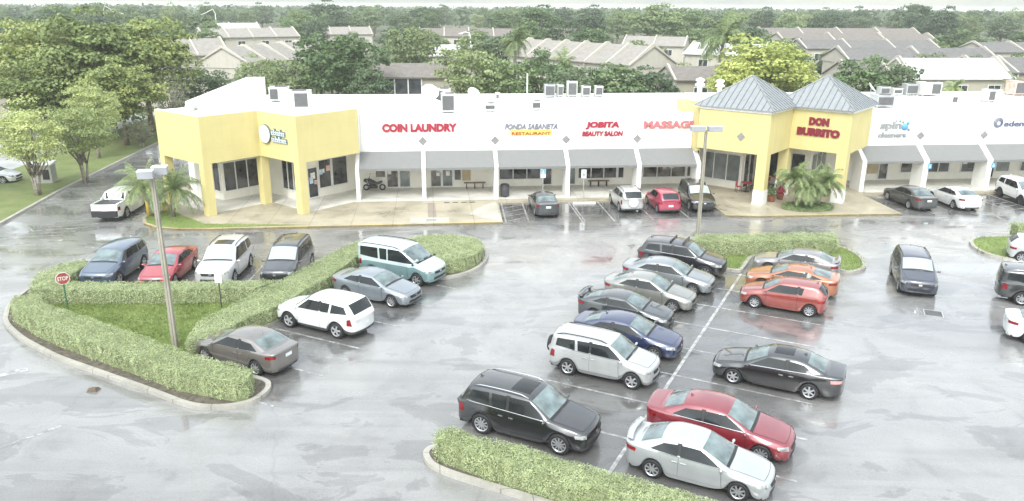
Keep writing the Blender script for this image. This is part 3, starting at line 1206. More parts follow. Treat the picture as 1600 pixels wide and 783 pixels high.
def sign(name, label, s, y, z, rot=0.0):
    """Sign root on the front; local x along the wall, -y out of it."""
    p = BW(s, -y)
    return thing(name, label, "sign", (p[0], p[1], z), TH + rot)


M_BLUE = simple("blue_sign", (0.05, 0.09, 0.24), 0.45)
M_SIGNW = simple("white_sign_face", (0.8, 0.82, 0.84), 0.35)
M_SIGNY = simple("yellow_sign_face", (0.75, 0.62, 0.12), 0.4)
M_LBLUE = simple("light_blue_sign", (0.12, 0.36, 0.62), 0.4)


def letters(root, s, x0, z0, w, h, m, off=0.0, shear=0.0, name="lettering", depth=0.08):
    mb = MB()
    text_mb(mb, s, x0, z0, w, h, depth, off, 0, shear)
    return mb.build(name, m, root)


r = sign("shop_sign", "red block letter sign reading COIN LAUNDRY on the white parapet", 1.95, 1.49, 4.95)
letters(r, "COIN LAUNDRY", 0, 0, 5.5, 0.62, M_RED, 0.06)
r = sign("shop_sign", "slanted white letter sign reading FONDA SABANETA over a yellow RESTAURANT strip", 11.05, 1.49, 4.6)
letters(r, "FONDA SABANETA", -.04, 0.47, 4.0, 0.42, simple("violet_sign", (0.20, 0.20, 0.26), 0.4), 0.02, 0.25)
mb = MB()
mb.box(0.4, 3.55, -0.05, 0.0, 0.03, 0.42)
mb.build("sign_panel", M_SIGNY, r)
mb = MB()
text_mb(mb, "RESTAURANT", 0.5, 0.05, 2.95, 0.22, 0.05, 0.02)
o = mb.build("lettering", simple("dark_red_sign", (0.35, 0.04, 0.04), 0.5), r)
o.location.y = -0.03
r = sign("shop_sign", "red sign reading JOBITA BEAUTY SALON in two slanted rows on white", 16.9, 1.49, 4.5)
letters(r, "JOBITA", 0.25, 0.52, 2.6, 0.58, M_RED, 0.06, 0.12)
letters(r, "BEAUTY SALON", 0, 0, 3.15, 0.38, M_RED, 0.05, 0.12)
r = sign("shop_sign", "pale red sign reading MASSAGE beside the yellow entrance pavilion", 21.65, 1.49, 5.03)
letters(r, "MASSAGE", 0, 0, 4.05, 0.58, M_REDL, 0.05)
r = sign("shop_sign", "white sign reading spin cleaners with light blue bubbles", 40.55, 1.49, 4.15)
M_GSH = simple("sign_shadow_grey", (0.20, 0.21, 0.21), 0.5)
for nm_, x_, z_, w_, h_ in (("spin", 0.15, 0.5, 1.75, 0.75), ("cleaners", 0.05, 0.0, 2.35, 0.42)):
    o = letters(r, nm_, x_, z_, w_, h_, simple("pale_grey_letters", (0.30, 0.32, 0.32), 0.4), 0.03)
for bx, bz, br, mm in ((2.2, 0.82, 0.28, M_LBLUE), (2.45, 1.12, 0.11, M_LBLUE), (2.55, 0.6, 0.10, M_GSH), (1.75, 1.28, 0.09, M_LBLUE), (2.0, 1.2, 0.08, M_GSH), (1.4, 1.3, 0.06, M_GSH)):
    mb = MB()
    mb.lathe([(0.0, -0.1), (br * .7, -0.09), (br, -0.03), (br, 0.0)], 16, 'y', (bx, 0, bz))
    mb.build("bubble", mm, r, True)
r = sign("shop_sign", "round swirl logo with dark blue letters at the right end of the parapet", 50.2, 1.49, 4.87)
mb = MB()
for k in range(3):
    rr_ = 0.38 - 0.09 * k
    pts = [(0.4 + 0.02 * k + rr_ * math.cos(R(a)), -0.05, 0.38 - 0.02 * k + rr_ * math.sin(R(a))) for a in range(0, 361, 20)]
    mb.tube(pts, 0.028, 6, 0)
mb.build("swirl_logo", simple("navy_sign", (0.13, 0.15, 0.24), 0.4), r)
letters(r, "edenic", 0.92, 0.06, 2.3, 0.46, simple("navy_sign", (0, 0, 0)), 0.01)
o1 = sign("shop_sign", "dark red bulky letters reading DON BURRITO on the yellow pavilion", 32.55, -0.75, 4.86, R(-45))
M_CRIM = simple("crimson_sign", (0.20, 0.012, 0.03), 0.4)
letters(o1, "DON", 1.05, 0.78, 1.45, 0.60, M_CRIM, 0.085)
letters(o1, "BURRITO", 0.25, 0.0, 3.1, 0.60, M_CRIM, 0.085)
o1 = sign("shop_sign", "round white disc sign with two rows of small white letters on the yellow corner", -6.36, -0.71, 4.75, R(-45))
mb = MB()
mb.lathe([(0.0, -0.16), (0.60, -0.16), (0.62, -0.15), (0.62, 0.0)], 28, 'y', (0.75, 0, 0.6))
mb.build("logo_disc", M_SIGNW, o1)
mb = MB()
mb.lathe([(0.63, -0.14), (0.66, -0.14), (0.66, 0.0), (0.63, 0.0)], 28, 'y', (0.75, 0, 0.6))
mb.build("disc_rim", simple("green_grey_rim", (0.12, 0.16, 0.15), 0.5), o1)
for row, (z0, n_) in enumerate(((0.62, 7), (0.15, 8))):
    m1, m2 = MB(), MB()
    x = 1.5
    for k in range(n_):
        w = random.uniform(0.12, 0.2)
        h = random.choice((0.27, 0.27, 0.4))
        m2.box(x - 0.02, x + w + 0.03, -0.06, 0.0, z0 - 0.03, z0 + h + 0.04)
        m1.box(x, x + w * 0.45, -0.10, -0.062, z0, z0 + h)
        m1.box(x, x + w, -0.10, -0.062, z0, z0 + 0.07)
        m1.box(x + w * 0.3, x + w, -0.105, -0.063, z0 + 0.16, z0 + 0.23)
        x += w + 0.06
    m1.build("lettering", simple("pale_blue_sign", (0.6, 0.68, 0.76), 0.4), o1)
    m2.build("letter_backing", simple("green_grey_rim", (0, 0, 0)), o1)
# ------------------------------------------------------------------ vehicles
M_CGL = glass("car_side_glass", (0.018, 0.022, 0.023), 0.03, 0.45, 0.5, 0.9)
M_WSC = glass("windscreen_glass", (0.13, 0.17, 0.168), 0.03, 1.0, 0.6, 1.7)
M_WSC2 = glass("windscreen_with_sunshade", (0.34, 0.38, 0.36), 0.04, 0.9, 0.15, 0.9)
M_HL = glass("headlight_lens", (0.30, 0.31, 0.30), 0.08, 0.8, 0.7, 7)
M_TL = glass("taillight_lens", (0.20, 0.008, 0.012), 0.12, 0.5, 0.5, 6)
M_TLW = glass("taillight_lens_pale", (0.55, 0.25, 0.25), 0.12, 0.7, 0.3, 6)
M_RIM = simple("alloy_rim", (0.55, 0.56, 0.57), 0.3, 0.7)
M_RIMD = simple("dark_rim_back", (0.06, 0.06, 0.065), 0.5, 0.3)
M_CHR = simple("chrome_trim", (0.62, 0.63, 0.64), 0.18, 0.9, var=0.05)
M_CLAD = simple("grey_cladding", (0.055, 0.057, 0.06), 0.6)
M_CLADG = simple("light_cladding", (0.22, 0.225, 0.23), 0.5)
M_PLATE = simple("licence_plate", (0.72, 0.74, 0.72), 0.4, var=0.25, scale=30)
M_SEAM = simple("panel_gap", (0.012, 0.012, 0.012), 0.8)
WHEELS = {}


def wheel_meshes(r, w, spokes, dark):
    key = (round(r, 3), spokes, dark)
    if key in WHEELS:
        return WHEELS[key]
    t = MB()
    t.lathe([(r * .66, -w / 2), (r * .9, -w / 2), (r * .98, -w * .36), (r, -w * .2), (r, w * .2), (r * .98, w * .36), (r * .9, w / 2), (r * .70, w / 2), (r * .66, w * .42), (r * .66, -w / 2)], 28, 'y')
    ot = t.build("wheel", M_RUB, None, True)
    q = MB()
    ri = r * .67
    q.lathe([(0.0, -w * .1), (ri * .98, -w * .1), (ri * .98, w * .40), (ri * 1.02, w * .44)], 28, 'y', (0, 0, 0), 1)
    q.lathe([(ri * .90, w * .36), (ri * 1.03, w * .47), (ri * 1.04, w * .44)], 28, 'y', (0, 0, 0), 0)
    q.lathe([(0.0, w * .44), (ri * .2, w * .43), (ri * .23, w * .2)], 14, 'y', (0, 0, 0), 0)
    for k in range(spokes):
        a = 2 * math.pi * k / spokes
        d = Vector((math.cos(a), 0, math.sin(a)))
        tn = Vector((-math.sin(a), 0, math.cos(a)))
        wd = ri * (0.62 / spokes + 0.035)
        q.obox(d * ri * .56 + Vector((0, w * .36, 0)), d * ri * .40, Vector((0, w * .06, 0)), tn * wd, 0)
    orr = q.build("rim", [M_RIMD if dark == 2 else M_RIM, M_RIMD], None, False)
    if dark == 1:
        orr.data.materials[0] = M_GREY
    res = (ot.data, orr.data)
    bpy.data.objects.remove(ot)
    bpy.data.objects.remove(orr)
    WHEELS[key] = res
    return res


BASE = {
    'sedan': dict(Lg=4.65, W=1.80, H=1.45, wb=2.70, fo=0.93, zr=0.20, hf=0.70, hc=0.98, bf=0.93, br=1.00, xc=-0.46, rf=-1.22, rm=-1.75, rr=0.22, gb=-0.50, dk=1.05, dt=1.03, R=0.325, wr=0.66, kind='sedan'),
    'suv': dict(Lg=4.65, W=1.86, H=1.69, wb=2.68, fo=0.92, zr=0.25, hf=0.85, hc=1.12, bf=1.06, br=1.13, xc=-0.44, rf=-1.10, rm=-1.7, rr=-0.55, gb=-0.84, dk=1.12, dt=0.98, R=0.36, wr=0.70, kind='suv'),
    'hatch': dict(Lg=4.05, W=1.70, H=1.50, wb=2.50, fo=0.83, zr=0.2, hf=0.74, hc=1.02, bf=0.95, br=1.02, xc=-0.40, rf=-1.05, rm=-1.5, rr=-0.28, gb=-0.62, dk=1.03, dt=0.92, R=0.31, wr=0.67, kind='suv'),
    'van': dict(Lg=4.82, W=1.97, H=1.90, wb=2.82, fo=0.92, zr=0.27, hf=0.93, hc=1.22, bf=1.13, br=1.15, xc=-0.12, rf=-0.98, rm=-1.6, rr=-0.93, gb=-1.02, dk=1.13, dt=1.0, R=0.35, wr=0.80, kind='suv'),
}


def lerp(a, b, f):
    return a + (b - a) * f


def car_cage(P):
    hw, H, wb = P['W'] / 2, P['H'], P['wb']
    xf = wb / 2 + P['fo']
    xr = xf - P['Lg']
    af, ar, RR, zr = wb / 2, -wb / 2, P['R'], P['zr']
    Ra = RR * 1.2
    xc, rf, rm = af + P['xc'], af + P['rf'], af + P['rm']
    rr, gb = ar + P['rr'], ar + P['gb']
    sed = P['kind'] == 'sedan'
    hood = lambda x: lerp(P['hf'], P['hc'], max(0, min(1, (xf - .12 - x) / (xf - .12 - xc))) ** 0.75)
    belt = lambda x: lerp(P['bf'], P['br'], max(0, min(1, (xc - x) / (xc - ar))))
    wid = lambda x: hw * (1 - 0.13 * max(0, (x - af) / P['fo']) ** 2.2 - 0.11 * max(0, (ar - x) / (ar - xr)) ** 2.2 - 0.012)
    xs = [xf - .16, af + Ra, af + Ra * .72, af, af - Ra * .72, af - Ra, rf - .05, (rf + ar) / 2 + .05, lerp(rf, ar + Ra, .78), ar + Ra, ar + Ra * .72, ar, ar - Ra * .72, ar - Ra, xr + .16]
    arch = [zr + .03, zr, RR + Ra * .70, RR + Ra * 1.05, RR + Ra * .70, zr, zr, zr, zr, zr, RR + Ra * .70, RR + Ra * 1.05, RR + Ra * .70, zr + .02, zr + .06]
    if sed:
        up = [(xs[i], None) for i in range(5)] + [(xc, P['hc'] + .01), (rf, H - .045), (rm, H), (lerp(rm, rr, .62), H - .012), (rr, H - .085), (lerp(rr, gb, .5), lerp(H - .085, P['dk'], .5)), (gb, P['dk']), (min(gb - .12, xs[12]), P['dk'] + .005), (min(gb - .22, xs[13]), P['dk']), (xr + .05, P['dt'])]
        roof_i, glass_i = (6, 7, 8, 9), (10,)
    else:
        x0, x1 = rm, rr
        up = [(xs[i], None) for i in range(5)] + [(xc, P['hc'] + .01), (rf, H - .05), (rm, H - .005), (lerp(x0, x1, .3), H), (lerp(x0, x1, .55), H - .005), (lerp(x0, x1, .8), H - .02), (rr, H - .06), (lerp(rr, gb, .55), lerp(H - .06, P['dk'], .5)), (gb, P['dk']), (xr + .03, P['dt'])]
        roof_i, glass_i = (6, 7, 8, 9, 10, 11), (12,)
    rows = []
    for i, x in enumerate(xs):
        w = wid(x)
        a = arch[i]
        ux, uz = up[i]
        hd = hood(x)
        front = i <= 4
        nose, tail = i == 0, i == 14
        bz = hd - .03 if front else belt(x)
        if i == 5:
            bz = min(belt(x), P['hc'] - .015)
        if tail:
            bz = min(bz, P['dt'] - .02)
        if i == 13 and sed:
            bz = min(bz, P['dk'] - .03)
        sh = min(bz - .10, max(a + .12, bz - .15))
        z2 = max(.60 * bz, a + .075)
        z1 = max(lerp(zr, .6 * bz, .5), a + .035)
        z2 = min(z2, sh - .03)
        z1 = min(z1, z2 - .02)
        ring = [(x, w - .055, a), (x, w - .012, z1), (x, w, z2), (x, w - .012, sh), (x, w - (.05 if not front else .10), bz)]
        if front:
            k = .80 if not nose else .74
            ring += [(x + (.03 if nose else 0), w * k, hd), (x + (.07 if nose else 0), w * .42, hd + .02), (x + (.09 if nose else 0), 0, hd + .028)]
        elif i == 5:
            ring += [(ux, w * .84, uz), (ux + .14, w * .45, uz + .01), (ux + .19, 0, uz + .012)]
        elif i in roof_i:
            wr = P['wr'] * (P['W'] / 1.80) * (1 - (.03 if i in (roof_i[-1],) else 0))
            f = .09 if i == 6 else (-.05 if i == roof_i[-1] else 0)
            ring += [(ux, wr, uz - .055), (ux + f * .7, wr * .55, uz), (ux + f, 0, uz + .012)]
        elif i in glass_i:
            wr = lerp(P['wr'], w * .82, .5)
            ring += [(ux, wr, uz - .02), (ux - .06, wr * .55, uz + .02), (ux - .08, 0, uz + .03)]
        else:
            k = .82 if not tail else .76
            b = -.08 if (sed and i == 11) or (not sed and i == 13) else 0
            ring += [(ux, w * k, uz), (ux + b - (.02 if tail else 0), w * .42, uz + .012), (ux + b - (.03 if tail else 0), 0, uz + .018)]
        rows.append(ring)
    return rows, xs, up, dict(xf=xf, xr=xr, af=af, ar=ar, Ra=Ra, xc=xc, rf=rf, rm=rm, rr=rr, gb=gb, hw=hw, sed=sed, hood=hood, belt=belt, wid=wid, roof_end=up[roof_i[-1]])


def car_body(P, mats, two_tone=False, clad=False):
    rows, xs, up, G = car_cage(P)
    bm = bmesh.new()
    cl = bm.edges.layers.float.new('crease_edge')
    VL, VRt = [], []
    for ring in rows:
        c = bm.verts.new(ring[7])
        VL.append([bm.verts.new(p) for p in ring[:7]] + [c])
        VRt.append([bm.verts.new((p[0], -p[1], p[2])) for p in ring[:7]] + [c])

    def mat(j):
        if clad and j == 0:
            return 1
        if two_tone and j >= 3:
            return 1
        return 0

    def face(vs, mi):
        try:
            f = bm.faces.new(vs)
            f.material_index = mi
            f.smooth = True
            return f
        except ValueError:
            return None
    n = len(rows)
    for i in range(n - 1):
        for j in range(7):
            face((VL[i][j], VL[i][j + 1], VL[i + 1][j + 1], VL[i + 1][j]), mat(j))
            face((VRt[i][j + 1], VRt[i][j], VRt[i + 1][j], VRt[i + 1][j + 1]), mat(j))
    # front and rear faces
    for idx, sg, ex in ((0, 1, .16), (n - 1, -1, .16)):
        ring = rows[idx]
        cols = []
        for y_, bulge in ((.66, .10), (.34, ex - .02), (0.0, ex)):
            cols.append([(ring[j][0] + sg * (bulge if j > 0 else bulge * .75), ring[0][1] * y_, ring[j][2]) for j in range(4)])
        vc = [bm.verts.new(p) for p in cols[2]]
        for V, s in ((VL[idx], 1), (VRt[idx], -1)):
            c1 = [bm.verts.new((p[0], s * p[1], p[2])) for p in cols[0]]
            c2 = [bm.verts.new((p[0], s * p[1], p[2])) for p in cols[1]]
            flip = (sg * s) > 0
            for j in range(3):
                for a, b in ((V[j:j + 2], c1[j:j + 2]), (c1[j:j + 2], c2[j:j + 2]), (c2[j:j + 2], vc[j:j + 2])):
                    q = (a[0], b[0], b[1], a[1])
                    face(q if not flip else q[::-1], mat(j))
            for q in ((V[3], c1[3], V[5], V[4]), (c1[3], c2[3], V[6], V[5]), (c2[3], vc[3], V[7], V[6])):
                face(q if not flip else q[::-1], mat(3))
    bm.edges.ensure_lookup_table()

    def crease(a, b, v):
        e = bm.edges.get((a, b))
        if e:
            e[cl] = v
    for V in (VL, VRt):
        for i in range(n - 1):
            crease(V[i][4], V[i + 1][4], .45)
            crease(V[i][5], V[i + 1][5], .5 if i >= 5 else .35)
            crease(V[i][2], V[i + 1][2], .25)
        for j in range(4, 7):
            crease(V[5][j], V[5][j + 1], .5)
            crease(V[6][j], V[6][j + 1], .35)
        k = 11 if G['sed'] else 13
        k2 = 9 if G['sed'] else 11
        for j in range(5, 7):
            crease(V[k][j], V[k][j + 1], .5)
            crease(V[k2][j], V[k2][j + 1], .45)
            crease(V[-1][j], V[-1][j + 1], .5)
            crease(V[0][j], V[0][j + 1], .3)
        crease(V[-1][4], V[-1][5], .5)
    bmesh.ops.recalc_face_normals(bm, faces=bm.faces)
    me = bpy.data.meshes.new("body")
    bm.to_mesh(me)
    bm.free()
    for m in mats:
        me.materials.append(m)
    o = bpy.data.objects.new("body", me)
    COL.objects.link(o)
    md = o.modifiers.new("s", 'SUBSURF')
    md.levels = 2
    md.render_levels = 2
    dg = bpy.context.evaluated_depsgraph_get()
    fine = bpy.data.meshes.new_from_object(o.evaluated_get(dg))
    bpy.data.objects.remove(o)
    bpy.data.meshes.remove(me)
    fine.name = "body"
    bvh = BVHTree.FromPolygons([v.co.copy() for v in fine.vertices], [tuple(p.vertices) for p in fine.polygons])
    return fine, bvh, G


def patch(mb, bvh, corners, d, nu=6, nv=4, off=0.006, mi=0, rim=False):
    """A curved panel lying on the body: corners a,b,c,d (3D) projected along -d onto it and lifted by off."""
    d = Vector(d).normalized()
    a, b, c, e = [Vector(p) for p in corners]
    vs, ok = [], True
    for j in range(nv + 1):
        for i in range(nu + 1):
            u, v = i / nu, j / nv
            p = a.lerp(b, u).lerp(e.lerp(c, u), v)
            h, nn, _, _ = bvh.ray_cast(p + d * 3.0, -d, 6.0)
            if h is None:
                h = bvh.find_nearest(p)[0]
                nn = bvh.find_nearest(p)[1]
            if nn.dot(d) < 0:
                nn = -nn
            vs.append(h + nn * off)
    fs = [(j * (nu + 1) + i, j * (nu + 1) + i + 1, (j + 1) * (nu + 1) + i + 1, (j + 1) * (nu + 1) + i) for j in range(nv) for i in range(nu)]
    mb.add(vs, fs, mi)


def spill(name, mb, m, parent):
    return mb.build(name, m, parent, True)


CARS = []


def car(name, label, cat, kind, x, y, head, col, group=None, metal=0.25, **kw):
    P = dict(BASE[kind])
    opts = dict(clad=False, two=None, rails=False, spoiler=False, spare=False, shade=False, spokes=7, dark=0, doors=4, win3=None, plate='r', cross=False, pale_tl=False, sunroof=False, chrome=False, bed=False, hoodx=None, black_pillars=True, steps=False, lowclad=M_CLAD)
    for k, v in kw.items():
        (P if k in P else opts)[k] = v
    pm = paint("paint_%03d_%03d_%03d" % tuple(int(c * 255) for c in col), col, metal)
    root = thing(name, label, cat, (x, y, 0), R(head), group)
    mats = [pm]
    if opts['two']:
        mats.append(paint("paint_two_%03d" % int(opts['two'][0] * 255), opts['two'], 0.1))
    elif opts['clad']:
        mats.append(opts['lowclad'])
    me, bvh, G = car_body(P, mats, bool(opts['two']), opts['clad'])
    body = link("body", me, root)
    hw, H = G['hw'], P['H']
    xf, xr, af, ar, Ra, xc, rf, rr, gb = (G[k] for k in ('xf', 'xr', 'af', 'ar', 'Ra', 'xc', 'rf', 'rr', 'gb'))
    top_m = mats[1] if opts['two'] else pm
    # underside and wheel wells
    mb = MB()
    mb.box(xr + .25, xf - .25, -hw + .12, hw - .12, P['zr'] + .03, P['zr'] + .10)
    for ax in (af, ar):
        for s in (-1, 1):
            q0 = len(mb.v)
            vs_, fs_ = [], []
            for k in range(13):
                a_ = R(-8 + 196 * k / 12)
                x_, z_ = ax + Ra * .99 * math.cos(a_), P['R'] + Ra * .99 * math.sin(a_)
                vs_ += [(x_, s * (hw - .09), z_), (x_, s * (hw - .36), z_)]
            vs_.append((ax, s * (hw - .36), P['R']))
            for k in range(12):
                fs_ += [(2 * k, 2 * k + 1, 2 * k + 3, 2 * k + 2), (2 * k + 1, len(vs_) - 1, 2 * k + 3)]
            mb.add(vs_, fs_)
    spill("underbody", mb, M_DARK, root)
    # wheels
    tm, rm_ = wheel_meshes(P['R'], .215, opts['spokes'], opts['dark'])
    for ax in (af, ar):
        for s in (1, -1):
            w = link("wheel", tm, root, (ax, s * (hw - .14), P['R']), 0 if s > 0 else math.pi)
            rim = link("rim", rm_, w)
            rim.rotation_euler = (0, random.uniform(0, 6), 0)
    # windscreen
    zc, zt = P['hc'] + .01, H - .05
    wr = P['wr'] * (P['W'] / 1.8)
    gd = Vector((zt - zc, 0, xc - rf)).normalized()
    y0, y1 = G['wid'](xc) * .84, wr
    f0, f1 = .06, .95

    def wp(f, u):
        return (lerp(xc + .1, rf + .05, f), lerp(y0, y1, f) * u * .93, lerp(zc, zt, f))
    mb = MB()
    patch(mb, bvh, (wp(f0, -1), wp(f0, 1), wp(f1, 1), wp(f1, -1)), gd, 12, 6, .006)
    spill("windscreen", mb, M_WSC2 if opts['shade'] else M_WSC, root)
    mb = MB()
    patch(mb, bvh, (wp(-.05, -1.0), wp(-.05, 1.0), wp(f0, 1), wp(f0, -1)), gd, 10, 2, .007)
    spill("cowl", mb, M_DARK, root)
    # rear window
    rx, rz = G['roof_end']
    if not opts['bed']:
        gd2 = Vector((-(rz - P['dk']), 0, rx - gb)).normalized()
        yb, yt = G['wid'](gb) * .82, wr * .97
        lo = .10 if G['sed'] else .06

        def rp(f, u):
            return (lerp(gb, rx, f), lerp(yb, yt, f) * u * .90, lerp(P['dk'], rz, f))
        mb = MB()
        patch(mb, bvh, (rp(lo, -1), rp(lo, 1), rp(.93, 1), rp(.93, -1)), gd2, 12, 5, .006)
        spill("rear_window", mb, M_WSC if G['sed'] else M_CGL, root)
    # side glass: front door, rear door, optional rear quarter
    zA = lambda z: xc + (z - zc) / (zt - zc) * (rf - xc)
    if G['sed']:
        zC = lambda z: gb + (z - P['dk']) / (H - .085 - P['dk']) * (rr - gb)
    else:
        zC = lambda z: gb + (z - P['dk']) / (H - .06 - P['dk']) * (rr - gb)
    zt2 = H - .115
    xB = lerp(zA(zt2), ar, .47) if opts['doors'] == 4 else lerp(zA(zt2), ar, .62)
    bz = lambda x: G['belt'](x) + .035
    segs = []
    xa0, xa1 = zA(bz(xc)) - .13, zA(zt2) - .10
    segs.append(((xa0, bz(xa0)), (xB + .045, bz(xB)), (xB + .03, zt2), (xa1, zt2)))
    if G['sed']:
        xe0 = max(zC(bz(ar)) + .42, ar - .22)
        xe1 = zC(zt2 - .03) + .20
        segs.append(((xB - .045, bz(xB)), (xe0, bz(xe0) + .02), (xe1, zt2 - .05), (xB - .05, zt2)))
    else:
        xq = opts['win3'] if opts['win3'] is not None else ar + .30
        segs.append(((xB - .045, bz(xB)), (xq + .10, bz(xq)), (xq + .04, zt2 - .01), (xB - .05, zt2)))
        if kind != 'hatch':
            segs.append(((xq - .02, bz(xq) + .0), (zC(bz(ar)) + .24, bz(ar) + .05), (zC(zt2 - .05) + .22, zt2 - .05), (xq - .06, zt2 - .015)))
    if opts['doors'] == 2 and opts['bed']:
        segs = segs[:2]
    for s in (1, -1):
        # black band behind the panes ties them together as on a real car
        if opts['black_pillars']:
            mb = MB()
            a, b = segs[0], segs[1]
            patch(mb, bvh, [(p[0], s * 1.0, p[1]) for p in ((a[1][0] + .03, a[1][1]), (b[0][0] - .03, b[0][1]), (b[3][0] - .03, b[3][1]), (a[2][0] + .03, a[2][1]))], (0, s, 0), 2, 4, .004)
            spill("door_pillar", mb, M_DARK, root)
        for sg in segs:
            mb = MB()
            patch(mb, bvh, [(p[0], s * 1.0, p[1]) for p in sg], (0, s, 0.15), 8, 5, .006)
            spill("side_window", mb, M_CGL, root)
        if opts['chrome']:
            mb = MB()
            pts = []
            for i in range(15):
                x = lerp(segs[0][0][0] + .05, segs[-1][1][0] - .05, i / 14)
                h = bvh.ray_cast(Vector((x, s * 3, G['belt'](x) + .015)), Vector((0, -s, 0)), 6)[0]
                if h:
                    pts.append(h + Vector((0, s * .006, 0)))
            mb.tube(pts, .014, 5)
            spill("window_trim", mb, M_CHR, root)
        # doors with dark shut gaps and handles
        hx = af - Ra - .10
        rx0 = ar + Ra + .07
        zb = P['zr'] + .13
        tp = .20 if opts['two'] else .05
        dl = [((hx, zb), (xB, zb), (xB, bz(xB) - tp), (hx - .04, bz(hx) - tp))]
        if opts['doors'] == 4:
            dl.append(((xB, zb), (rx0, zb), (ar + .16, bz(ar) - tp), (xB, bz(xB) - tp)))
        for k, q in enumerate(dl):
            mb = MB()
            cx, cz = sum(p[0] for p in q) / 4, sum(p[1] for p in q) / 4
            big = [(cx + (p[0] - cx) * 1.012, s * 1.0, cz + (p[1] - cz) * 1.015) for p in q]
            sm = [(cx + (p[0] - cx) * .99, s * 1.0, cz + (p[1] - cz) * .985) for p in q]
            patch(mb, bvh, big, (0, s, 0), 8, 6, .002, 1)
            lowz = .5 * G['belt'](0)
            patch(mb, bvh, sm, (0, s, 0), 10, 8, .0055, 0)
            dr = mb.build("door", [pm, M_SEAM], root, True)
            if opts['clad']:
                pass
            xh = q[1][0] + .16 if k == 0 else q[1][0] + .22
            xh = max(xh, (q[2][0] + .14))
            zh = lerp(G['belt'](xh), P['zr'], .22)
            h = bvh.ray_cast(Vector((xh, s * 3, zh)), Vector((0, -s, 0)), 6)[0]
            if h:
                mb = MB()
                mb.obox((xh, h.y + s * .022, zh), (.085, 0, 0), (0, .014, 0), (0, 0, .014))
                mb.build("handle", M_CHR if opts['chrome'] else pm, dr)
        # mirrors
        mx = zA(bz(xc)) - .10
        mb = MB()
        my = G['wid'](mx) - .03
        mb.obox((mx, s * (my + .03), G['belt'](mx) + .03), (.02, 0, 0), (0, .05, 0), (0, 0, .015))
        for q_ in range(1):
            pr = [(.0, .0), (.038, .02), (.052, .05), (.05, .12), (.034, .155), (.0, .165)]
            o_ = len(mb.v)
            mb.lathe([(r_, s * h_) for r_, h_ in pr], 10, 'y', (mx, s * (my + .03), 0))
            mb.v[o_:] = [(v_[0], v_[1], v_[2] * .95 + G['belt'](mx) + .04) for v_ in mb.v[o_:]]
        spill("mirror", mb, pm if not opts['two'] else M_DARK, root)
        # lamps
        zl = lerp(P['zr'], P['hf'], .78)
        mb = MB()
        patch(mb, bvh, [(xf - .3, s * hw * .60, zl - .055), (xf - .3, s * hw * 1.0, zl + .02), (xf - .3, s * hw * 1.0, zl + .12), (xf - .3, s * hw * .58, zl + .075)], (1, s * .55, .12), 6, 3, .008)
        spill("headlight", mb, M_HL, root)
        zt_ = P['dt'] - (.19 if G['sed'] else .16)
        mb = MB()
        if G['sed'] or kind == 'hatch':
            patch(mb, bvh, [(xr + .3, s * hw * .55, zt_ - .05), (xr + .3, s * hw * 1.03, zt_ - .03), (xr + .3, s * hw * 1.03, zt_ + .09), (xr + .3, s * hw * .55, zt_ + .08)], (-1, s * .6, .1), 6, 3, .008)
        else:
            patch(mb, bvh, [(xr + .3, s * hw * .78, zt_ - .14), (xr + .3, s * hw * 1.02, zt_ - .10), (xr + .3, s * hw * 1.0, zt_ + .16), (xr + .3, s * hw * .84, zt_ + .18)], (-1, s * .6, .1), 5, 4, .008)
        spill("taillight", mb, M_TLW if opts['pale_tl'] else M_TL, root)
    # grille, intake, plates
    mb = MB()
    gz = lerp(P['zr'], P['hf'], .74)
    patch(mb, bvh, [(xf, -hw * .46, gz - .07), (xf, hw * .46, gz - .07), (xf, hw * .52, gz + .07), (xf, -hw * .52, gz + .07)], (1, 0, .05), 8, 3, .008)
    spill("grille", mb, M_DARK, root)
    mb = MB()
    patch(mb, bvh, [(xf, -hw * .08, gz - .03), (xf, hw * .08, gz - .03), (xf, hw * .08, gz + .05), (xf, -hw * .08, gz + .05)], (1, 0, .05), 2, 2, .014)
    spill("badge", mb, M_CHR, root)
    mb = MB()
    iz = lerp(P['zr'], P['hf'], .30)
    patch(mb, bvh, [(xf, -hw * .60, iz - .06), (xf, hw * .60, iz - .06), (xf, hw * .55, iz + .07), (xf, -hw * .55, iz + .07)], (1, 0, 0), 8, 3, .007)
    spill("air_intake", mb, M_DARK, root)
    mb = MB()
    pz = P['dt'] - (.20 if G['sed'] else .28)
    patch(mb, bvh, [(xr, -.17, pz - .08), (xr, .17, pz - .08), (xr, .17, pz + .06), (xr, -.17, pz + .06)], (-1, 0, 0), 2, 2, .014)
    spill("licence_plate", mb, M_PLATE, root)
    mb = MB()
    patch(mb, bvh, [(xr, -hw * .8, P['zr'] + .04), (xr, hw * .8, P['zr'] + .04), (xr, hw * .75, P['zr'] + .15), (xr, -hw * .75, P['zr'] + .15)], (-1, 0, -.1), 8, 2, .006)
    spill("rear_bumper_trim", mb, M_CLAD, root)
    # hood gap
    mb = MB()
    pts = []
    for i in range(13):
        u = -1 + i / 6
        h = bvh.ray_cast(Vector((xf - .20 - .06 * u * u, u * hw * .66, 3)), Vector((0, 0, -1)), 6)[0]
        if h:
            pts.append(h + Vector((0, 0, .002)))
    mb.tube(pts, .006, 4)
    for s in (1, -1):
        pts = []
        for i in range(10):
            f = i / 9
            xx = lerp(xf - .27, xc + .12, f)
            h = bvh.ray_cast(Vector((xx, s * lerp(hw * .67, hw * .80, f), 3)), Vector((0, 0, -1)), 6)[0]
            if h:
                pts.append(h + Vector((0, 0, .002)))
        mb.tube(pts, .006, 4)
    spill("hood_gap", mb, M_SEAM, root)
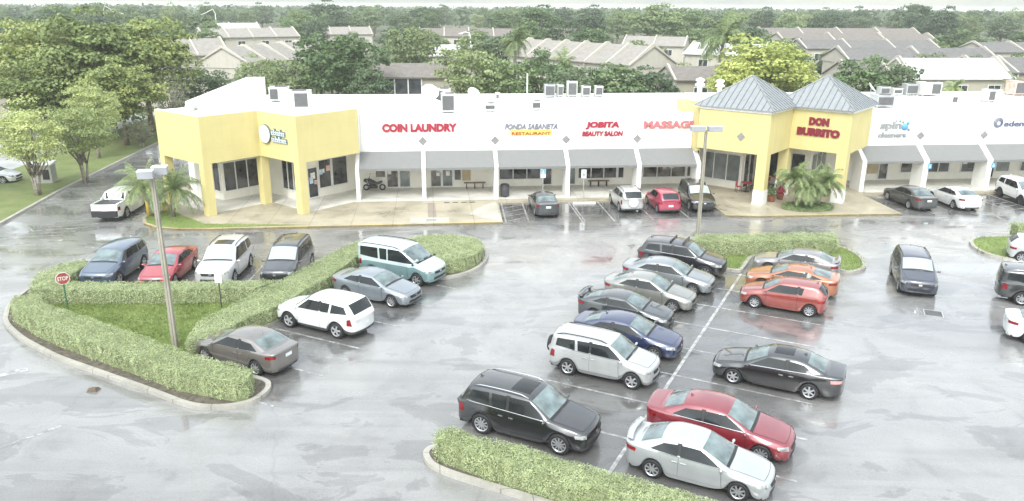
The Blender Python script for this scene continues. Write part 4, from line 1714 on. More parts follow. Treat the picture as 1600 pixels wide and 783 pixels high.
    if opts['rails']:
        for s in (1, -1):
            mb = MB()
            pts = []
            for i in range(9):
                xx = lerp(rf - .10, rx + .15, i / 8)
                h = bvh.ray_cast(Vector((xx, s * wr * .90, 3)), Vector((0, 0, -1)), 6)[0]
                pts.append(h + Vector((0, 0, .055 if 0 < i < 8 else .0)))
            mb.tube(pts, .02, 6)
            spill("roof_rail", mb, M_CHR if opts['rails'] == 'c' else M_DARK, root)
    if opts['cross']:
        for xx in (rf - .25, rf - .95):
            mb = MB()
            mb.obox((xx, 0, H + .06), (.03, 0, 0), (0, wr * .95, 0), (0, 0, .015))
            for s in (1, -1):
                mb.obox((xx, s * wr * .88, H + .01), (.025, 0, 0), (0, .02, 0), (0, 0, .05))
            spill("cross_bar", mb, M_DARK, root)
    if opts['sunroof']:
        mb = MB()
        patch(mb, bvh, [(rf - .15, -wr * .62, 2), (rf - .15, wr * .62, 2), (rf - .85, wr * .62, 2), (rf - .85, -wr * .62, 2)], (0, 0, 1), 6, 6, .006)
        spill("sunroof", mb, M_CGL, root)
    if opts['spoiler']:
        mb = MB()
        zz = P['dk'] + .13 if G['sed'] else rz + .02
        xx = xr + .14 if G['sed'] else rx - .10
        k = 13
        vs_, fs_ = [], []
        for i in range(k):
            u = -1 + 2 * i / (k - 1)
            cx_, cy_, cz_ = xx + .10 * u * u, u * hw * .82, zz - .03 * u ** 4
            vs_ += [(cx_ + .10, cy_, cz_ - .012), (cx_ - .10, cy_, cz_ - .002), (cx_ - .105, cy_, cz_ + .028), (cx_ + .08, cy_, cz_ + .012)]
        for i in range(k - 1):
            for q_ in range(4):
                fs_.append((4 * i + q_, 4 * i + (q_ + 1) % 4, 4 * i + 4 + (q_ + 1) % 4, 4 * i + 4 + q_))
        fs_ += [(0, 1, 2, 3), tuple(4 * (k - 1) + q_ for q_ in (3, 2, 1, 0))]
        mb.add(vs_, fs_)
        if G['sed']:
            for s in (1, -1):
                mb.obox((xx + .06, s * hw * .66, zz - .07), (.06, 0, 0), (0, .018, 0), (0, 0, .07))
        spill("spoiler", mb, pm, root)
    else:
        h = bvh.ray_cast(Vector((rx + .12, 0, 3)), Vector((0, 0, -1)), 6)[0]
        if h:
            mb = MB()
            mb.add([(h.x + .09, -.02, h.z), (h.x - .07, -.025, h.z), (h.x - .07, .025, h.z), (h.x + .09, .02, h.z), (h.x - .06, 0, h.z + .075)], [(0, 1, 4), (1, 2, 4), (2, 3, 4), (3, 0, 4)])
            spill("antenna", mb, pm, root)
    if opts['spare']:
        mb = MB()
        sp_m = opts['spare']
        mb.lathe([(0.0, -.10), (.24, -.11), (.32, -.08), (.345, 0.0), (.34, .08), (.30, .10), (0, .10)], 26, 'x', (xr - .06, 0.0, .86))
        spill("spare_wheel", mb, sp_m, root)
    if opts['steps']:
        for s in (1, -1):
            mb = MB()
            mb.box(ar + Ra + .1, af - Ra - .1, s * hw - .05, s * hw + .07, P['zr'] + .03, P['zr'] + .08)
            spill("side_step", mb, M_CHR, root)
    if opts['clad'] == 'arches':
        pass
    CARS.append(root)
    return root


def pcar(name, label, cat, kind, S, A, facing, col, **kw):
    x, y = PW(S, A)
    return car(name, label, cat, kind, x, y, -26.4 if facing > 0 else 153.6, col, **kw)


def fcar(name, label, cat, kind, x, y, head, col, **kw):
    return car(name, label, cat, kind, x, y, head, col, **kw)


BLK = (0.010, 0.011, 0.012)
WHITE = (0.70, 0.71, 0.70)
SILV = (0.52, 0.53, 0.53)
gC, gD, gL, gB, gS, gE = "cars in the middle row of bays", "cars nosed up to the middle row", "cars beside the triangular hedge island", "cars backed along the rear hedge", "cars parked in front of the shops", "cars at the right edge of the lot"
# middle double row
pcar("parked_suv", "black three row SUV with silver roof rails behind the near hedge", "SUV", 'suv', -14.55, -3.24, 1, BLK, group=gC, Lg=4.95, W=1.93, H=1.73, wb=2.85, fo=0.98, rails='c', chrome=True, spokes=10, sunroof=True, R=.38, clad=True)
pcar("parked_suv", "silver boxy SUV with a black spare wheel on its tailgate", "SUV", 'suv', -9.22, -2.45, 1, (0.42, 0.43, 0.42), group=gC, Lg=4.4, W=1.78, H=1.68, wb=2.62, fo=0.80, xc=-0.36, rf=-1.0, rr=-.70, gb=-.80, spare=M_RUB, clad=True, lowclad=M_CLADG, spokes=6, R=.345, rails=True)
pcar("parked_sedan", "deep blue sedan tucked behind the silver boxy SUV", "car", 'sedan', -6.4, -2.45, 1, (0.016, 0.028, 0.085), group=gC, spokes=8, H=1.43)
pcar("parked_coupe", "dark grey coupe with a tall rear wing beside the blue sedan", "car", 'sedan', -3.72, -3.45, 1, (0.035, 0.042, 0.045), group=gC, Lg=4.45, W=1.75, H=1.40, wb=2.62, fo=.87, doors=2, spoiler=True, spokes=8)
pcar("parked_sedan", "champagne grey sedan with thick body between two darker cars", "car", 'sedan', -0.92, -3.15, 1, (0.24, 0.24, 0.215), group=gC, Lg=4.53, W=1.70, H=1.47, wb=2.60, spokes=8, metal=.4)
pcar("parked_sedan", "steel grey sedan parked beside the black crossover", "car", 'sedan', 1.85, -2.95, 1, (0.22, 0.24, 0.245), group=gC, Lg=4.8, W=1.82, H=1.46, wb=2.77, spokes=8, metal=.4)
pcar("parked_suv", "black crossover with two roof cross bars by the grass island", "SUV", 'suv', 4.75, -3.0, 1, (0.014, 0.012, 0.016), group=gC, Lg=4.85, W=1.92, H=1.69, wb=2.82, cross=True, chrome=True, clad=True)
pcar("parked_sedan", "glossy black sedan alone between empty bays facing the middle stripe", "car", 'sedan', -6.95, 3.59, -1, BLK, group=gD, Lg=4.86, W=1.83, H=1.47, wb=2.776, chrome=True, spokes=6, pale_tl=True, sunroof=True)
pcar("parked_sedan", "dark red sedan with chrome window line facing right", "car", 'sedan', -12.1, 2.7, 1, (0.22, 0.012, 0.022), group=gD, Lg=4.86, W=1.87, H=1.475, wb=2.805, chrome=True, spokes=10)
pcar("parked_sedan", "silver white sedan with a low rear wing behind the near hedge", "car", 'sedan', -14.55, 2.55, 1, (0.44, 0.46, 0.46), group=gD, Lg=4.53, W=1.70, H=1.47, wb=2.60, spokes=8, spoiler=True, metal=.4)
pcar("parked_hatchback", "bright red two door hatchback facing the middle stripe", "car", 'hatch', 1.5, 2.78, -1, (0.27, 0.04, 0.028), group=gD, doors=2, spokes=9)
pcar("parked_coupe", "orange fastback coupe between the red hatchback and the grey sedan", "car", 'sedan', 4.2, 2.75, -1, (0.36, 0.115, 0.035), group=gD, Lg=4.55, W=1.80, H=1.38, wb=2.66, rr=.35, gb=-.62, doors=2, spokes=5)
pcar("parked_sedan", "pale grey sedan with a rear wing against the grass island", "car", 'sedan', 7.0, 2.65, -1, (0.235, 0.225, 0.22), group=gD, Lg=4.5, W=1.75, H=1.43, wb=2.70, spoiler=True, metal=.4)
# beside the triangular island
pcar("parked_van", "teal and white passenger van with dark side windows", "van", 'van', -3.35, -16.0, 1, (0.18, 0.29, 0.295), group=gL, two=(0.46, 0.55, 0.545), rails=True, win3=-0.95, spokes=6, black_pillars=False)
pcar("parked_sedan", "blue grey sedan between the teal van and the white SUV", "car", 'sedan', -6.5, -15.4, 1, (0.22, 0.25, 0.275), group=gL, Lg=4.63, W=1.78, H=1.435, wb=2.70, spokes=9, metal=.4)
pcar("parked_suv", "pearl white SUV with black cladding and tall red taillights", "SUV", 'suv', -10.55, -15.4, -1, WHITE, group=gL, Lg=4.6, W=1.85, H=1.68, wb=2.66, clad=True, spokes=5, dark=1, R=.37, sunroof=False, metal=.05)
pcar("parked_sedan", "taupe sedan with its nose in the hedge corner", "car", 'sedan', -14.85, -15.95, -1, (0.17, 0.155, 0.14), group=gL, Lg=4.63, W=1.78, H=1.46, wb=2.70, spokes=8, metal=.4)
# facing the rear hedge
fcar("parked_suv", "slate blue crossover with grey blue roof at the hedge corner", "SUV", 'suv', -21.1, 39.0, -91, (0.065, 0.105, 0.16), group=gB, Lg=4.55, W=1.84, H=1.66, wb=2.70, spokes=5, metal=.35)
fcar("parked_sedan", "bright red sedan between the blue crossover and a silver SUV", "car", 'sedan', -18.2, 38.9, -89, (0.36, 0.014, 0.028), group=gB, W=1.76)
fcar("parked_suv", "silver white SUV with sunroof facing the rear hedge", "SUV", 'suv', -15.35, 39.3, -89, (0.56, 0.56, 0.55), group=gB, Lg=4.77, W=1.96, H=1.79, wb=2.70, rails=True, sunroof=True, shade=True, hf=.95, hc=1.15, spokes=5)
fcar("parked_suv", "black square SUV with roof rack and pale windscreen shade", "SUV", 'suv', -12.0, 39.4, -91, (0.018, 0.022, 0.027), group=gB, Lg=4.85, W=1.85, H=1.82, wb=2.89, rails=True, shade=True, steps=True, hf=.95, hc=1.17, spokes=5, clad=False)
# in front of the shops
fcar("parked_sedan", "black sedan seen from behind beside the hatched bay", "car", 'sedan', 2.2, 53.4, 97, (0.022, 0.026, 0.03), group=gS, Lg=4.5, W=1.75, wb=2.62)
fcar("parked_suv", "silver compact SUV with a white spare wheel cover", "SUV", 'suv', 8.2, 54.55, 97, (0.50, 0.50, 0.48), group=gS, Lg=4.25, W=1.74, H=1.66, wb=2.49, spare=simple("white_spare_cover", (0.74, 0.74, 0.72), 0.35), rails=True, clad=True, lowclad=M_CLADG)
fcar("parked_hatchback", "raspberry red hatchback seen from behind in front of the shops", "car", 'hatch', 10.85, 54.4, 97, (0.42, 0.025, 0.07), group=gS, Lg=4.0, H=1.53)
fcar("parked_suv", "black SUV facing out beside the entrance pavilion", "SUV", 'suv', 13.45, 55.2, -87, BLK, group=gS, W=1.88, rails='c', shade=True)
fcar("parked_sedan", "charcoal sedan seen from behind, nose to the right hand shops", "car", 'sedan', 29.45, 56.1, 96, (0.05, 0.052, 0.053), group=gS, Lg=4.75, wb=2.73, chrome=True, spokes=9)
fcar("parked_sedan", "white sedan parked nose in before the right hand shops", "car", 'sedan', 32.75, 56.1, 94, WHITE, group=gS, spokes=5, metal=0.02)
fcar("parked_suv", "white SUV reversed up to the shops at the right edge", "SUV", 'suv', 38.6, 57.3, -91, WHITE, group=gS, clad=True, spokes=5, dark=2, metal=.02, black_pillars=True)
# on the lot
fcar("moving_suv", "dark navy compact SUV driving down the open lane", "SUV", 'suv', 21.1, 38.5, -108, (0.03, 0.035, 0.055), Lg=4.56, W=1.85, H=1.67, wb=2.80, fo=.85, spokes=5, rails=True, shade=True)
pcar("parked_hatchback", "silver hatchback half in view beside the far grass island", "car", 'hatch', 15.9, 15.2, 1, SILV, group=gE)
pcar("parked_minivan", "black minivan cut by the right edge of the lot", "van", 'van', 8.05, 14.7, 1, (0.03, 0.032, 0.033), group=gE, Lg=5.1, H=1.75, wb=3.05, xc=.05, rf=-.9, rails='c', spokes=8)
pcar("parked_sedan", "white sedan tail showing at the right edge below the minivan", "car", 'sedan', 2.65, 14.35, 1, WHITE, group=gE, metal=.02, spoiler=False)
fcar("parked_sedan", "white car partly seen beyond the verge trees at the left edge", "car", 'sedan', -42.2, 61.4, 5, WHITE, metal=.02)


def pickup():
    root = car("pickup_truck", "white pickup truck with open dark bed by the palm trees", "truck", 'suv', -27.05, 52.4, 92, (0.74, 0.75, 0.74), Lg=5.4, W=1.86, H=1.78, wb=3.24, fo=.90, hf=.98, hc=1.17, bf=1.14, br=1.16, xc=-.40, rf=-1.0, rm=-1.35, rr=.55, gb=.42, dk=1.14, dt=1.05, R=.385, metal=.02, bed=True, doors=2, win3=.9, clad=False, spokes=6)
    return root


def make_pickup():
    """Cab from the car builder with a shortened upper body, an open bed behind it."""
    root = pickup()
    mb = MB()
    x0, x1 = -2.74, -1.30
    mb.box(x0, x1, -.78, .78, 1.02, 1.20)
    mb.build("bed_floor", M_DARK, root)
    wb_ = MB()
    wm = paint("paint_188_191_188", (0.74, 0.75, 0.74), 0.02)
    wb_.box(x0 - .06, x1, .74, .86, 1.02, 1.24)
    wb_.build("bed_side", wm, root)
    wb_ = MB()
    wb_.box(x0 - .06, x1, -.86, -.74, 1.02, 1.24)
    wb_.build("bed_side", wm, root)
    t = MB()
    t.box(x0 - .14, x0 - .062, -.84, .84, .80, 1.22)
    t.build("tailgate", wm, root)
    r = MB()
    r.obox((-1.165, 0, 1.44), (.012, 0, -.004), (0, .60, 0), (.065, 0, .20))
    r.build("rear_window", M_CGL, root)
    b = MB()
    b.box(x0 - .28, x0 - .10, -.82, .82, .40, .78)
    b.build("bumper", M_DARK, root)
    return root


make_pickup()
# ------------------------------------------------------------------ hedges, grass, plants
def leaf_quads(pts, nrm, size, jit=0.6, aspect=0.7):
    """One leaf per point, roughly facing nrm."""
    n = len(pts)
    d = nrm + rng.normal(0, jit, (n, 3))
    d /= np.linalg.norm(d, axis=1, keepdims=True) + 1e-9
    t = np.cross(d, rng.normal(0, 1, (n, 3)))
    t /= np.linalg.norm(t, axis=1, keepdims=True) + 1e-9
    b = np.cross(d, t)
    s = (size * rng.uniform(0.6, 1.3, n))[:, None] / 2
    return np.stack([pts - t * s, pts - b * s * aspect, pts + t * s, pts + b * s * aspect], axis=1)


def hedge(name, label, poly, h, dens=330, size=0.075, z0=0.1, mat=None, group=None, bulge=0.05):
    """Clipped hedge: thousands of small leaves over a dark body, footprint poly (counter clockwise)."""
    ar = sum(poly[i][0] * poly[(i + 1) % len(poly)][1] - poly[(i + 1) % len(poly)][0] * poly[i][1] for i in range(len(poly)))
    if ar < 0:
        poly = poly[::-1]
    dens, size = dens * 2.0, size * .66
    root = thing(name, label, "hedge", (poly[0][0], poly[0][1], 0), 0, group)
    ox, oy = poly[0]
    pl = [(p[0] - ox, p[1] - oy) for p in poly]
    mb = MB()
    mb.prism(offset_poly(pl, 0.09), z0, h - 0.09)
    mb.build("branches", M_HEDGI, root)
    P, Nn = [], []
    n = len(pl)
    for i in range(n):
        a, b = np.array(pl[i]), np.array(pl[(i + 1) % n])
        ln = np.linalg.norm(b - a)
        k = int(ln * (h - z0) * dens)
        f = rng.uniform(0, 1, k)
        z = z0 + (h - z0) * rng.uniform(0.02, 1, k) ** 0.8
        nv = np.array([(b - a)[1], -(b - a)[0]]) / max(ln, 1e-6)
        wob = 0.05 * np.sin(f * ln * 4.1 + z * 3) + 0.04 * np.sin(f * ln * 9.7 + 1.3) + bulge * np.sin(np.pi * (z - z0) / (h - z0)) - .03
        off = wob + rng.uniform(-0.09, 0.035, k)
        hol = np.sin(f * ln * 2.3 + i * 2) + np.sin(f * ln * 5.9 + z * 4.5) + np.sin(z * 7 + f * ln * 1.3)
        keep = (hol < 1.35) | (rng.uniform(0, 1, k) < .3)
        keep &= rng.uniform(0, 1, k) < (.45 + .6 * (z - z0) / (h - z0))
        f, z, off = f[keep], z[keep], off[keep]
        k = len(f)
        xy = a + (b - a) * f[:, None] + nv * off[:, None]
        P.append(np.column_stack([xy, z]))
        Nn.append(np.tile(np.array([nv[0], nv[1], 0.45]), (k, 1)))
    # top
    xs = [p[0] for p in pl]
    ys = [p[1] for p in pl]
    A = abs(ar) / 2
    bb = (max(xs) - min(xs)) * (max(ys) - min(ys))
    k = int(bb * dens * 1.25)
    q = np.column_stack([rng.uniform(min(xs), max(xs), k), rng.uniform(min(ys), max(ys), k)])
    ins = np.zeros(k, bool)
    for i in range(n):
        a, b = pl[i], pl[(i + 1) % n]
        c = ((a[1] > q[:, 1]) != (b[1] > q[:, 1]))
        with np.errstate(divide='ignore', invalid='ignore'):
            xx = (b[0] - a[0]) * (q[:, 1] - a[1]) / (b[1] - a[1] + 1e-12) + a[0]
        ins ^= c & (q[:, 0] < xx)
    q = q[ins]
    zz = h + 0.035 * np.sin(q[:, 0] * 3.3 + 1) * np.sin(q[:, 1] * 2.9) + 0.02 * np.sin(q[:, 0] * 8 + q[:, 1] * 7) + rng.uniform(-0.06, 0.045, len(q))
    P.append(np.column_stack([q, zz]))
    Nn.append(np.tile(np.array([0, 0, 1.0]), (len(q), 1)))
    P, Nn = np.concatenate(P), np.concatenate(Nn)
    # a few taller shoots
    V = leaf_quads(P, Nn, size, .42)
    me = quads_mesh("leaves", V, mat or M_HEDGE)
    link("leaves", me, root)
    return root


hg = "clipped hedges of the car park islands"
hedge("clipped_hedge", "long curved clipped hedge along the near kerb, ending beside the taupe sedan",
      [(-23.1, 33.6), (-22.7, 32.5), (-21.9, 31.8), (-20.1, 30.4), (-18.6, 29.45), (-15.6, 27.75), (-12.4, 25.85), (-9.9, 25.05), (-9.5, 25.3), (-9.6, 26.2), (-12.5, 27.5), (-16.0, 29.7), (-19.3, 31.6), (-21.2, 32.7), (-22.1, 33.8)], 0.95, 420, 0.075, group=hg)
hedge("clipped_hedge", "straight clipped hedge in front of the four parked cars behind the lawn",
      [(-23.0, 34.5), (-17, 34.6), (-12.3, 35.0), (-11.6, 36.1), (-17, 35.75), (-23.0, 35.6)], 0.9, 360, 0.08, group=hg)
hedge("clipped_hedge", "short wedge of hedge beside the slate blue crossover",
      [(-23.6, 35.65), (-22.2, 35.7), (-22.3, 38.9), (-22.9, 39.3), (-23.7, 38.6), (-24.0, 37.0)], 0.85, 330, 0.08, group=hg)
hedge("clipped_hedge", "clipped hedge running from the lamp post back to the teal van",
      [(-13.2, 28.7), (-12.35, 29.0), (-11.6, 31.0), (-10.4, 33.2), (-9.15, 36.8), (-8.5, 39.5), (-8.2, 42.6), (-9.0, 42.9), (-9.6, 41.5), (-10.3, 39.6), (-11.2, 36.9), (-12.3, 34.0), (-13.5, 30.8)], 0.88, 380, 0.078, group=hg)
hedge("clipped_hedge", "rounded mass of clipped hedge in front of the teal van",
      smooth_poly([(-7.0, 42.4), (-5.4, 44.2), (-3.6, 44.4), (-1.9, 43.6), (-1.5, 41.8), (-2.2, 40.0), (-3.5, 39.25), (-4.8, 39.8), (-6.0, 41.0)], 1), 0.9, 340, 0.08, group=hg)
hedge("clipped_hedge", "straight hedge under the right hand lamp post behind the pale grey sedan",
      [(10.3, 42.75), (14.5, 43.0), (19.2, 43.5), (19.4, 44.9), (15, 44.6), (10.9, 44.2)], 1.0, 320, 0.08, group=hg)
hedge("clipped_hedge", "leafy hedge at the bottom edge in front of the black SUV",
      [PW(-17.0, 7.2), PW(-16.95, 2.0), PW(-17.0, -1.2), PW(-16.85, -2.6), PW(-17.05, -3.4), PW(-16.9, -4.9), PW(-17.2, -5.25), PW(-17.75, -5.1), PW(-17.95, -3.0), PW(-18.0, 2.0), PW(-17.95, 7.2)], 0.98, 620, 0.072, group=hg)
hedge("clipped_hedge", "piece of hedge at the right edge of the far grass island",
      [(31.8, 46.9), (37, 46.9), (37, 47.9), (31.8, 47.8)], 0.9, 250, 0.09, group=hg)
hedge("ground_cover", "round bed of low dark green plants under the clump of palms",
      [BW(32.3 + 1.9 * math.cos(R(a)), 4.75 + 1.15 * math.sin(R(a))) for a in range(0, 360, 20)], 0.42, 260, 0.11, 0.15, LEAF['mid'])
bpy.data.objects["ground_cover"]["category"] = "planting"

# grass blades on the lawns, one object
GP = []
for poly, n_ in (([(-22.4, 34.5), (-22.0, 33.4), (-19.0, 31.7), (-16.0, 29.8), (-14.0, 28.8), (-13.5, 29.6), (-11.8, 34.0), (-11.5, 35.0), (-12.6, 35.2)], 26000), (ISL_C, 11000), (ISL_R, 8000), ([BW(*p) for p in GR], 6000)):
    pl = np.array([p[:2] for p in poly])
    q = np.column_stack([rng.uniform(pl[:, 0].min(), pl[:, 0].max(), n_), rng.uniform(pl[:, 1].min(), pl[:, 1].max(), n_)])
    ins = np.zeros(n_, bool)
    for i in range(len(pl)):
        a, b = pl[i], pl[(i + 1) % len(pl)]
        c = ((a[1] > q[:, 1]) != (b[1] > q[:, 1]))
        ins ^= c & (q[:, 0] < (b[0] - a[0]) * (q[:, 1] - a[1]) / (b[1] - a[1] + 1e-12) + a[0])
    GP.append(np.column_stack([q[ins], np.full(ins.sum(), 0.13)]))
GP = np.concatenate(GP)
n_ = len(GP)
an = rng.uniform(0, 2 * np.pi, n_)
w_ = np.column_stack([np.cos(an), np.sin(an), np.zeros(n_)]) * 0.018
tip = np.column_stack([rng.normal(0, .03, n_), rng.normal(0, .03, n_), rng.uniform(.03, .09, n_)])
V = np.stack([GP - w_, GP + w_, GP + tip + w_ * .3, GP + tip - w_ * .3], axis=1)
M_GRASS = leafmat("grass_blades", (0.15, 0.205, 0.055), (0.21, 0.275, 0.08), (0.29, 0.34, 0.13), 0.25, 0.7, 0.0)
tag(link("grass", quads_mesh("grass", V, M_GRASS)), kind="stuff")


# ------------------------------------------------------------------ trees
def ico(n):
    """n roughly even directions."""
    i = np.arange(n) + .5
    ph = np.arccos(1 - 2 * i / n)
    th = np.pi * (1 + 5 ** .5) * i
    return np.column_stack([np.cos(th) * np.sin(ph), np.sin(th) * np.sin(ph), np.cos(ph)])


def crown_mesh(name, kind, rx, h0, h1, clumps, per, leaf, seed, flat=0.6, spread=1.0):
    """Leaf clumps spread through an uneven crown between heights h0 and h1, radius rx."""
    rs = np.random.default_rng(seed)
    C = []
    zc, rz = (h0 + h1) / 2, (h1 - h0) / 2
    d = ico(clumps) + rs.normal(0, .18, (clumps, 3))
    d /= np.linalg.norm(d, axis=1, keepdims=True)
    lob = 1 + .18 * np.sin(3 * np.arctan2(d[:, 1], d[:, 0]) + seed) + .12 * np.sin(5 * np.arctan2(d[:, 1], d[:, 0]) + 2 * seed)
    rad = rs.uniform(.45, 1.0, clumps) ** .6 * lob * spread
    C = d * rad[:, None] * np.array([rx * .82, rx * .82, rz * .85])
    C[:, 2] += zc
    C[:, 2] = np.where(C[:, 2] < zc - rz * .55, zc - rz * .55 + (C[:, 2] - zc + rz * .55) * .45, C[:, 2])
    cr = rx * rs.uniform(.22, .40, clumps)
    P, Nn = [], []
    for c, r_ in zip(C, cr):
        k = int(per * rs.uniform(.6, 1.3))
        u = rs.normal(0, 1, (k, 3))
        u /= np.linalg.norm(u, axis=1, keepdims=True)
        u[:, 2] = np.where(u[:, 2] < -.25, -u[:, 2] * .6, u[:, 2])
        p = c + u * (r_ * rs.uniform(.55, 1.08, k))[:, None] * np.array([1, 1, flat])
        P.append(p)
        Nn.append(u * np.array([.8, .8, 1.2]) + np.array([0, 0, .35]))
    P, Nn = np.concatenate(P), np.concatenate(Nn)
    return quads_mesh("crown", leaf_quads(P, Nn, leaf, .55, .75), LEAF[kind]), C


def trunk_mesh(h0, h1, r, C, seed, lean=0.0, stems=1, mat=None):
    rs = random.Random(seed)
    mb = MB()
    for s in range(stems):
        a = 2 * math.pi * s / max(1, stems) + seed
        ox, oy = (r * 1.2 * math.cos(a), r * 1.2 * math.sin(a)) if stems > 1 else (0, 0)
        sx, sy = (lean * math.cos(a), lean * math.sin(a))
        top = (ox + sx * h0, oy + sy * h0, h0)
        mb.tube([(ox, oy, -0.1), (ox + sx * h0 * .4, oy + sy * h0 * .4, h0 * .45), top], [r * 1.15, r * .85, r * .7], 8)
        cs = [C[i] for i in rs.sample(range(len(C)), min(7, len(C)))]
        for c in cs:
            mid = ((top[0] + c[0]) / 2 + rs.uniform(-.3, .3), (top[1] + c[1]) / 2 + rs.uniform(-.3, .3), (top[2] + c[2]) / 2 + .2)
            mb.tube([top, mid, tuple(c)], [r * .55, r * .33, r * .12], 5)
    o = mb.build("trunk", mat or M_BARK, None, True)
    me = o.data
    bpy.data.objects.remove(o)
    return me


PROTO = {}


def proto(kind, seed):
    """Crown and trunk meshes of a unit tree: height 10, crown radius 4."""
    key = (kind, seed)
    if key not in PROTO:
        prm = {'dark': (70, 75, .42, 2.2), 'mid': (64, 75, .42, 2.0), 'pale': (60, 70, .40, 2.0), 'bright': (90, 120, .30, 2.6), 'broad': (95, 150, .30, 2.4), 'thin': (48, 40, .32, 2.4)}[kind]
        me, C = crown_mesh("crown", kind, 4.0, prm[3], 10.0, prm[0], prm[1], prm[2], seed * 7 + len(kind), flat=.62 if kind != 'bright' else .5)
        tr = trunk_mesh(prm[3] + .8, 10, .26, C, seed)
        PROTO[key] = (me, tr)
    return PROTO[key]


def tree(name, label, x, y, h, r, kind, seed=0, group=None):
    me, tr = proto(kind, seed)
    root = thing(name, label, "tree", (x, y, 0), random.uniform(0, 6.28), group)
    root.scale = (r / 4.0, r / 4.0, h / 10.0)
    link("crown", me, root)
    link("trunk", tr, root)
    return root


NEAR = [
    (-52.8, 88, 12.3, 5.4, 'broad', "olive green broad tree at the left edge behind the verge"),
    (-44.7, 84, 13.1, 5.8, 'broad', "tallest broad olive tree behind the left verge"),
    (-41.0, 88, 12.4, 5.4, 'broad', "broad olive tree on the right of the big left hand clump"),
    (-47.5, 79, 8.8, 4.6, 'broad', "lower broad tree in front of the left hand clump"),
    (-39.3, 78.5, 8.6, 4.0, 'broad', "dark trunked broad tree where the verge meets the back lane"),
    (-36.7, 84, 6.8, 2.3, 'thin', "thin greyish tree beside the left corner of the plaza"),
    (-37.5, 96, 6.6, 3.3, 'dark', "dark round tree between the yellow corner and the far townhouses"),
    (-34.3, 105, 7.3, 3.2, 'pale', "pale green tree behind the sloped white wall"),
    (-28.3, 97, 7.3, 3.6, 'pale', "yellowish green tree behind the left rooftop units"),
    (-25.4, 104, 10.3, 4.1, 'mid', "tall green tree left of the pair behind the laundry roof"),
    (-20.0, 96, 10.9, 4.5, 'mid', "tallest green tree behind the laundry roof, touching the grey house"),
    (-16.6, 91, 7.4, 2.4, 'dark', "small dark tree at the left wall of the grey house"),
    (-5.4, 93, 9.9, 3.9, 'pale', "tall light green tree to the right of the grey house"),
    (-1.0, 93, 8.3, 3.6, 'mid', "mid green tree behind the restaurant roof"),
    (3.3, 97, 9.0, 3.0, 'mid', "mid green tree left of the row of small rooftop units"),
    (6.9, 91, 7.6, 3.6, 'dark', "dark leafy tree behind the row of small rooftop units"),
    (11.7, 92, 7.9, 4.2, 'mid', "wide green tree behind the beauty salon roof"),
    (16.2, 92, 7.0, 3.3, 'dark', "dark low tree in front of the small house with the grey roof"),
    (28.5, 89, 11.0, 5.9, 'bright', "large bright yellow green tree behind the metal pyramid roofs"),
    (24.6, 86.5, 8.4, 3.4, 'bright', "smaller bright yellow green tree left of the large one"),
    (39.2, 90, 8.7, 3.9, 'mid', "rounded green tree right of the pyramid roofs"),
    (44.0, 92, 8.2, 3.5, 'dark', "dark tree in front of the white roofed house"),
    (-23.2, 170, 10.0, 5.6, 'dark', "dark domed tree above the grey house"),
    (-67.5, 290, 15.0, 8.5, 'dark', "very dark tree standing on the skyline left of centre"),
    (7.4, 220, 14.1, 7.8, 'mid', "big tree behind the long striped townhouse row"),
    (15.6, 160, 10.2, 5.2, 'mid', "round tree in front of the skyline trees right of centre"),
    (41.2, 230, 14.7, 9.1, 'mid', "tallest tree of the skyline left of the coconut palm"),
    (20.5, 130, 8.6, 5.0, 'mid', "round tree at the right end of the striped townhouse row"),
    (134.2, 270, 16.2, 7.4, 'dark', "tall skyline tree rising above the grey roofs"),
    (99.7, 180, 9.6, 7.0, 'mid', "broad tree behind the right hand townhouses"),
    (50.9, 150, 8.4, 3.6, 'mid', "tree at the left end of the far grey roofs"),
]
for k, (x, y, h, r_, kd, lb) in enumerate(NEAR):
    tree("tree", lb, x, y, h, r_, kd, k % 3)

# the two feathery verge trees and small ones near the camera get their own finer crowns
for x, y, h, r_, sd, lb in ((-35.7, 56.8, 6.9, 2.75, 3, "feathery light green verge tree with forked trunk nearest the pickup"), (-34.6, 61.5, 6.5, 2.9, 5, "feathery light green verge tree with several stems behind the first"),
                            (-38.6, 71.5, 7.2, 2.6, 8, "olive verge tree with pale trunk beside the lane"), (-41.2, 57.5, 6.6, 2.5, 9, "light green tree cut by the left edge of the picture")):
    me, C = crown_mesh("crown", 'loose', r_, 1.9, h, 70, 170, .15, sd, .55)
    root = thing("tree", lb, "tree", (x, y, 0))
    link("crown", me, root)
    link("trunk", trunk_mesh(1.5, h, .11, C, sd, .12, 2 + sd % 2, M_BARKG), root)
me, C = crown_mesh("crown", 'thin', 1.4, .5, 3.1, 34, 70, .14, 4, .6)
root = thing("shrub_tree", "small grey green tree on the verge near the plaza corner", "tree", (-37.1, 77, 0))
link("crown", me, root)
link("trunk", trunk_mesh(.6, 3, .09, C, 4, .1, 2, M_BARKG), root)


